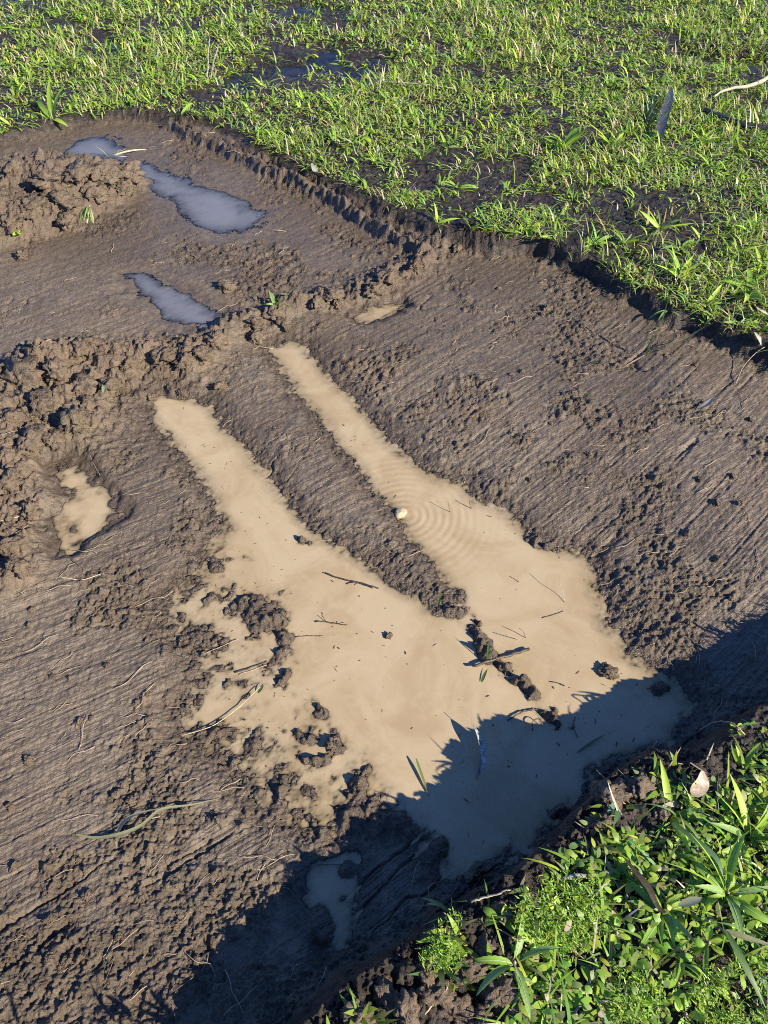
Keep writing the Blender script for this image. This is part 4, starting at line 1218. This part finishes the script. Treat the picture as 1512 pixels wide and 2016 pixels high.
for nm, pl, w, c, lab in (
        ('leaf_scrap', [(204, 776, .006), (208, 765, .012), (211, 756, .010)], .020, (0.42, 0.50, 0.28), 'pale green scrap of leaf on the left spoil'),
        ('leaf_scrap', [(553, 588, .02), (568, 580, .03), (582, 574, .028)], .018, (0.36, 0.44, 0.22), 'pale speckled leaf beside the dark sprig on the ridge'),
        ('leaf_scrap', [(1161, 720, .004), (1172, 716, .008), (1182, 711, .006)], .012, (0.06, 0.11, 0.05), 'dark green scrap of leaf on the right floor'),
        ('leaf_scrap', [(1372, 808, .006), (1388, 803, .012), (1400, 790, .014)], .022, (0.46, 0.42, 0.34), 'grey folded leaf on the floor near the right edge'),
        ('leaf_scrap', [(1484, 660, .01), (1490, 672, .015), (1496, 686, .01)], .024, (0.50, 0.46, 0.38), 'pale dry leaf on the slope of the right bank'),
        ('leaf_scrap', [(1490, 605, .03), (1502, 615, .035), (1520, 625, .03)], .035, (0.60, 0.56, 0.47), 'whitish leaf at the right edge below the grass'),
        ('leaf_scrap', [(680, 719, .003), (685, 714, .007), (691, 711, .005)], .011, (0.28, 0.09, 0.03), 'small rust red leaf on the mud right of the puddle arm'),
        ('leaf_scrap', [(615, 330, .02), (622, 340, .03), (628, 347, .02)], .03, (0.48, 0.44, 0.38), 'pale leaf stuck on the ledge of the upper cut'),
        ('leaf_scrap', [(930, 232, .03), (945, 238, .03), (960, 234, .03)], .035, (0.10, 0.07, 0.04), 'brown leaf in the lawn above the trench corner'),
        ('leaf_scrap', [(60, 207, .02), (80, 203, .03), (100, 208, .02)], .05, (0.50, 0.44, 0.33), 'large pale dry leaf at the upper left lip'),
        ('leaf_scrap', [(665, 270, .03), (682, 276, .04), (697, 283, .03)], .03, (0.52, 0.49, 0.44), 'grey white leaf in the grass above the ledge'),
        ('leaf_scrap', [(490, 215, .03), (497, 207, .04), (503, 200, .03)], .022, (0.50, 0.40, 0.28), 'tan leaf in the grass left of the ledge'),
        ('leaf_scrap', [(893, 1780, .012), (905, 1782, .016), (918, 1783, .012)], .016, (0.30, 0.34, 0.17), 'mottled leaf beside the golden straw on the near bank'),
        ('leaf_scrap', [(1335, 1782, .03), (1360, 1775, .035), (1382, 1768, .035)], .016, (0.36, 0.36, 0.24), 'grey green dried leaf beside the serrated weed')):
    tag(ribbon_obj(nm, pl, w, c, M_DRY, n=9, kind='leaf', tilt=0.35), lab, 'leaf')
o = ribbon_obj('curled_leaf', [(921, 1413, .034), (931, 1428, .028), (941, 1447, .02), (949, 1475, .010), (950, 1500, .006), (938, 1535, .001)], .024, (0.5, 0.5, 0.5), M_SILVER, n=26, kind='crescent', level=0.0, tilt=0.9, fold=0.5)
tag(o, 'curled grey dead leaf standing in the puddle at the shadow edge', 'leaf')
o = ribbon_obj('dry_leaf', [(1362, 1572, .01), (1374, 1556, .025), (1384, 1538, .035), (1384, 1518, .03)], .032, (0.5, 0.5, 0.5), M_DEAD, n=14, kind='leaf', tilt=-0.5)
tag(o, 'broad tan dry leaf standing on the near bank', 'leaf')
o = ribbon_obj('brown_leaf', [(1232, 1690, .04), (1255, 1715, .05), (1280, 1745, .05), (1300, 1785, .035), (1312, 1795, .03)], .034, (0.5, 0.5, 0.5), M_DEADB, n=16, kind='leaf', tilt=0.85, fold=-0.5)
tag(o, 'big dark brown curled leaf among the weeds on the near bank', 'leaf')
o = ribbon_obj('bark_strip', [(1322, 172, .05), (1315, 205, .05), (1306, 232, .04), (1299, 262, .03), (1303, 284, .02)], .050, (0.5, 0.5, 0.5), M_BARK, n=18, kind='leaf', tilt=0.2, fold=0.7)
tag(o, 'glossy dark strip of bark curled in the lawn', 'bark strip')

# ------------------------------------------------------------------ plants one by one
plant('spiky_sprig', at(543, 602), [('broad', 7, (.05, .075), (-0.1, 0.5), None, (1,)), ('grass', 2, (.06, .07), (.6, .9), (2.9, -0.2), (1,))], 'dark spiky sprig stuck in the low mud ridge', 'sprig')
plant('seedling', at(37, 456), [('oval', 5, (.03, .045), (.0, .5), None, (0,))], 'bright green seedling at the foot of the mud heap', 'seedling', part='leaf')
plant('grass_tuft', at(175, 405), [('grass', 9, (.09, .13), (.6, 1.3), (4.4, 4.7, 5.0, 4.2), (2,)), ('dead', 5, (.08, .12), (.6, 1.3), (4.5, 4.9), None)], 'drooping grass tuft hanging on the side of the mud heap', 'grass tuft')
plant('grass_tuft', at(215, 308), [('dead', 6, (.14, .20), (.3, .8), (0.2, 0.5, 0.8, 0.0), (0, 1)), ('grass', 2, (.07, .09), (-.1, .1), None, (0,))], 'pale arching grass tuft on top of the mud heap', 'grass tuft')
plant('grass_shoot', at(172, 318), [('broad', 2, (.08, .11), (-.1, .1), None, (0,))], 'upright green shoot on the mud heap before the blue pool', 'shoot')
plant('grass_shoot', at(93, 300), [('broad', 1, (.08, .09), (-.1, .1), None, (0,))], 'single small shoot on the mud heap at the left', 'shoot')
plant('grass_shoot', at(103, 232), [('broad', 3, (.15, .22), (-.2, .2), (1.3, 1.7, 0.6), (0, 2)), ('broad', 4, (.12, .17), (.8, 1.2), (3.1, 0.2, 0.5, -0.4), (0,))], 'tall pale green shoot at the upper left lip of the trench', 'shoot')
plant('grass_shoot', at(356, 226), [('broad', 3, (.10, .16), (-.1, .6), (1.5, -0.6, 4.1), (0, 2))], 'green shoot on the mud at the far corner of the ledge', 'shoot')
plant('grass_shoot', at(368, 272), [('dead', 3, (.06, .10), (.8, 1.2), (2.6, 0.1), (0,))], 'pale wisp of grass on the rim of the ledge', 'shoot')
plant('dock_weed', at(735, 282), [('lance', 7, (.10, .15), (-.1, .7), None, (2,))], 'yellow green broad-leaved rosette at the trench lip', 'weed', part='leaf')
plant('dock_weed', at(640, 128), [('lance', 6, (.13, .18), (.3, .9), None, (1, 2))], 'broad-leaved plant in the long dark pool of the lawn', 'weed', part='leaf')
plant('leafy_weed', at(1040, 452), [('lance', 9, (.07, .12), (.0, .8), None, (1, 2)), ('oval', 6, (.04, .06), (.1, .6), None, None)], 'leafy weed leaning over the trench corner', 'weed', part='leaf')
plant('leafy_weed', at(1170, 480), [('lance', 8, (.07, .11), (.0, .8), None, (0, 1)), ('oval', 10, (.03, .05), (.0, .6), None, None)], 'leafy green weed on the lip right of the trench corner', 'weed', part='leaf')
plant('grass_tuft', at(1110, 292), [('broad', 9, (.10, .17), (-.1, .6), None, (0, 2)), ('grass', 6, (.12, .18), (0, .5), None, None)], 'tall bright tuft in the lawn left of the bark strip', 'grass tuft')
plant('grass_tuft', at(1205, 288), [('broad', 8, (.09, .15), (0, .7), None, (0,)), ('grass', 4, (.12, .2), (.0, .4), None, None)], 'bright tuft directly left of the bark strip', 'grass tuft')
plant('grass_tuft', at(1335, 545), [('broad', 5, (.10, .15), (-.1, .6), None, (0, 2)), ('grass', 4, (.12, .16), (0, .4), None, (0,))], 'upright tuft at the lip above the uprooted sprig', 'grass tuft')
plant('grass_tuft', at(1470, 575), [('broad', 7, (.10, .17), (.1, .8), None, (0, 2))], 'sprawling tuft at the right edge of the lip', 'grass tuft')
plant('grass_tuft', at(1455, 640), [('broad', 4, (.06, .10), (.2, .9), None, (1,))], 'small tuft on the slope under the right lip', 'grass tuft')
plant('grass_tuft', at(1316, 610), [('broad', 3, (.05, .08), (.5, 1.1), (4.2, 5.4, 3.4), (1,))], 'few leaves hanging over the right cut bank', 'grass tuft')
SPOTS = ((440, 232), (505, 262), (560, 292), (640, 330), (720, 372), (790, 402), (860, 440), (930, 452), (985, 455), (1085, 470), (1225, 535), (1270, 565), (1390, 600), (1500, 650), (20, 245), (250, 205), (300, 208))
for (a, b_), lb in zip(SPOTS, singled(SPOTS, 'ragged tuft on the cut lip', ((735, 282, 'the yellow green rosette'), (622, 340, 'the pale leaf on the ledge'), (1040, 452, 'the trench corner'), (1335, 545, 'the upright lip tuft'), (103, 232, 'the tall pale shoot'), (356, 226, 'the far ledge corner')), None)):
    plant('grass_tuft', at(a, b_), [('broad', random.randint(2, 4), (.05, .10), (0, .9), None, None), ('grass', random.randint(3, 6), (.05, .10), (0, .9), None, None)], lb, 'grass tuft', 'tufts along the lip of the trench')
SPOTS = ((40, 60), (60, 150), (110, 130), (30, 190), (385, 70), (330, 60), (470, 60), (520, 170), (600, 200), (660, 220), (760, 200), (820, 240), (860, 60), (930, 120), (990, 180), (1040, 230),
              (880, 290), (830, 310), (960, 300), (900, 370), (1010, 380), (1080, 350), (1270, 330), (1330, 320), (1400, 330), (1460, 300), (1490, 240), (1380, 280), (1240, 410), (1300, 450), (1380, 470), (1440, 500), (1480, 460), (1500, 530), (1340, 490), (1230, 480), (1100, 430), (1130, 390), (770, 330), (1200, 200), (1260, 150), (1440, 60), (1100, 100), (700, 40))
for (a, b_), lb in zip(SPOTS, singled(SPOTS, 'leafy lawn tuft', ((600, 110, 'the long dark pool'), (1305, 230, 'the bark strip'), (1455, 187, 'the pale stick'), (945, 236, 'the brown lawn leaf'), (735, 282, 'the yellow green rosette'), (190, 85, 'the small far left pool'), (1040, 452, 'the trench corner'), (1170, 480, 'the leafy lip weed'), (820, 176, 'the long pale straw'), (1470, 575, 'the sprawling lip tuft'), (413, 132, 'the upright grey stick'), (1400, 100, 'the faint far right pool')), None)):
    plant('grass_tuft', at(a, b_, z0=0.09), [('broad', random.randint(3, 6), (.06, .12), (0, .9), None, None), ('grass', random.randint(3, 6), (.06, .13), (0, .8), None, None)], lb, 'grass tuft', 'tufts in the lawn')

Z = 0.17
plant('serrated_weed', at(1425, 1765, z0=Z), [('lance', 7, (.06, .13), (-.2, .45), (3.05, 0.1, 4.65, 2.1, 1.0, 5.6, 3.8), (0, 0, 1)), ('lance', 4, (.04, .06), (-.5, 0), None, (2,)), ('grass', 5, (.07, .13), (-.1, .7), None, None)], 'tall serrated weed with blue green leaves at the right edge', 'weed', part='leaf', sink=-0.015)
plant('serrated_weed', at(1300, 1800, z0=Z), [('lance', 6, (.055, .085), (-.1, .5), (3.1, 3.9, 4.6, 5.4, 2.2, 0.1), (1, 0)), ('lance', 8, (.04, .07), (-.4, .1), None, (2,))], 'bright weed with a toothed leaf beside the big brown leaf', 'weed', part='leaf', sink=-0.012)
plant('serrated_weed', at(1010, 1900, z0=Z), [('lance', 5, (.065, .095), (.1, .45), (4.7, 4.1, 0.05, 1.5, 3.2), (0, 1))], 'serrated weed with four spreading leaves at the bottom of the bank', 'weed', part='leaf', sink=-0.012)
plant('serrated_weed', at(1385, 1940, z0=Z), [('lance', 6, (.05, .08), (-.1, .5), None, (1, 2)), ('lance', 5, (.03, .05), (-.4, .1), None, (2,))], 'yellow green weed near the bottom right corner', 'weed', part='leaf', sink=-0.01)
plant('serrated_weed', at(1225, 1960, z0=Z), [('oval', 7, (.035, .05), (.0, .6), None, (0, 1))], 'rosette of smooth pointed leaves at the bottom edge', 'weed', part='leaf', sink=-0.006)
plant('grass_shoot', at(1462, 1512, z0=Z), [('broad', 5, (.045, .07), (-.2, .5), (2.0, 1.4, 0.8, 0.1, -0.5), (0, 2))], 'bright young shoot on the dark soil at the right edge', 'shoot')
plant('seedling', at(1452, 1435, z0=Z), [('oval', 8, (.014, .020), (-.1, .6), None, (0,))], 'round-leaved seedling above the young shoot', 'seedling', part='leaf')
plant('grass_tuft', at(1320, 1600, z0=Z), [('broad', 6, (.07, .11), (.2, .9), (5.3, 5.6, 4.9, 0.0, 1.2, 1.6), (0, 1)), ('dead', 5, (.06, .09), (.3, 1.1), None, None)], 'muddy grass tuft behind the broad dry leaf', 'grass tuft')
plant('grass_tuft', at(1475, 1650, z0=Z), [('broad', 7, (.09, .14), (-.2, .5), None, (0, 1, 2)), ('grass', 5, (.10, .14), (-.1, .5), None, None)], 'tall bright tuft at the right edge of the bank', 'grass tuft')
plant('grass_tuft', at(888, 1790, z0=Z), [('broad', 2, (.05, .06), (.5, .8), (2.9, 3.1), (1,)), ('dead', 3, (.05, .07), (.5, 1.0), (3.2, 2.7, 1.6), (0, 2)), ('grass', 4, (.04, .06), (.2, .9), (5.2, 4.4, 0.1), (1, 2))], 'bent grass tuft leaning over the water from the bank', 'grass tuft')
plant('grass_tuft', at(870, 1865, z0=Z), [('grass', 6, (.03, .05), (.2, 1.0), None, (1, 2)), ('dead', 3, (.03, .05), (.4, 1.0), None, None)], 'small blue green tuft in the dark soil of the bank', 'grass tuft')
plant('grass_tuft', at(1190, 1875, z0=Z), [('grass', 7, (.05, .08), (.0, .7), None, (1, 2))], 'thin blue green tuft among the oval leaves', 'grass tuft')
tag(ribbon_obj('loose_grass', [(1428, 1830, .07), (1450, 1870, .085), (1478, 1925, .08), (1508, 1985, .055)], .013, (0.11, 0.18, 0.06), M_LEAF, n=16, tilt=0.2), 'long wide arching blade at the bottom right', 'grass blade')
tag(ribbon_obj('loose_grass', [(1430, 1832, .07), (1465, 1845, .075), (1525, 1862, .07)], .011, (0.28, 0.28, 0.14), M_DRY, n=12, tilt=0.2), 'fading blade pointing right above the long arching blade', 'grass blade')
tag(ribbon_obj('loose_grass', [(1325, 1620, .03), (1370, 1655, .05), (1410, 1690, .055), (1425, 1730, .04)], .013, (0.09, 0.17, 0.07), M_LEAF, n=14, tilt=0.2), 'blue green blade running from the muddy tuft to the tall weed', 'grass blade')
SPOTS = ((1040, 1950), (1075, 1985), (1110, 1940), (1060, 1905), (1130, 2000), (1160, 1945), (1180, 1990), (1240, 1900), (1210, 1840), (1270, 1870), (1320, 1880), (1330, 1940), (1290, 1990), (1440, 1860),
                             (1470, 1790), (1490, 1880), (1090, 1810), (1230, 1770), (1200, 1800), (1350, 1850), (1390, 1860), (1180, 1725), (985, 1815), (1345, 2000), (1490, 1560), (1480, 1720))
for (a, b_), lb in zip(SPOTS, singled(SPOTS, 'low oval-leaved weed', ((1010, 1900, 'the spreading serrated weed'), (1300, 1800, 'the bright toothed weed'), (1425, 1765, 'the tall serrated weed'), (1385, 1940, 'the yellow green weed'), (1225, 1960, 'the pointed leaf rosette'), (1150, 1731, 'the grey weathered twig'), (1145, 1960, 'the grey bottom stem')), None)):
    plant('oval_leaf_weed', at(a, b_, z0=Z), [('oval', random.randint(4, 6), (.020, .034), (-.1, .6), None, None)], lb, 'weed', 'oval-leaved weeds on the near bank', part='leaf', sink=-0.008)

# ------------------------------------------------------------------ fine roots drawn out by the bucket: parts of the ground
RT = []
for k in range(12):
    L = random.uniform(0.04, 0.10)
    c = [Vector((-L / 2, 0, 0.000))]
    for j in range(1, 5):
        c.append(Vector((-L / 2 + L * j / 4, random.uniform(-.10, .10) * L, random.uniform(0.0005, 0.004) if j < 4 else -0.001)))
    RT.append(tube_mesh('root', smooth_path(c, 10), [0.0009] * 10, M_ROOT if k % 4 else M_ROOTD, 4))
cnt = 0
while cnt < 295:
    a, b_ = random.uniform(-20, 1530), random.uniform(230, 1980)
    x, y = P(a, b_, 0.02)
    ax, ay = np.array([x]), np.array([y])
    if samp(F_TR, ax, ay)[0] < 0.05 or samp(F_MP, ax, ay)[0] > -0.015 or samp(F_SP, ax, ay)[0] > -0.02:
        continue
    if random.random() < 0.35 and x < 0.1:
        continue
    z, at_ = land(ax, ay)
    o = link('root', RT[random.randrange(12)], ground)
    o.location = (x, y, float(z[0]) + 0.0018)
    o.rotation_euler = (random.uniform(-.06, .06), random.uniform(-.06, .06), math.atan2(SV[1], SV[0]) + random.gauss(0, 0.55))
    f = random.uniform(0.5, 1.15)
    th = f * (1.25 if y > 2.2 else 0.9)
    o.scale = (f, th, th)
    cnt += 1

# flecks of leaf and root floating on the wide puddle
r = np.random.default_rng(777)
fl = []
while len(fl) < 230:
    a, b_ = r.uniform(300, 1380), r.uniform(760, 1750)
    x, y = P(a, b_, 0.0)
    if samp(F_MP, np.array([x]), np.array([y]))[0] > 0.015 and fbm(np.array([x]), np.array([y]), 6, 2, 880)[0] + (0.25 if a < 760 else -0.2) > r.uniform(-0.6, 0.5):
        fl.append((x, y))
fl = np.array(fl)
n = len(fl)
base = np.concatenate([fl, np.full((n, 1), 0.0012)], 1)
fk = strips(base, r.random(n) * 6.283, np.zeros(n), np.zeros(n), 0.002 + 0.016 * r.random(n) ** 3, 0.0010 + 0.0022 * r.random(n) ** 2, np.array([0.075, 0.042, 0.034]) * (0.6 + 1.0 * r.random((n, 1))), 3, (0.5, 1, 0.8))
gather([fk], 'leaf_litter', M_DRY, 'dark flecks of leaf and root floating on the wide puddle', 'litter')
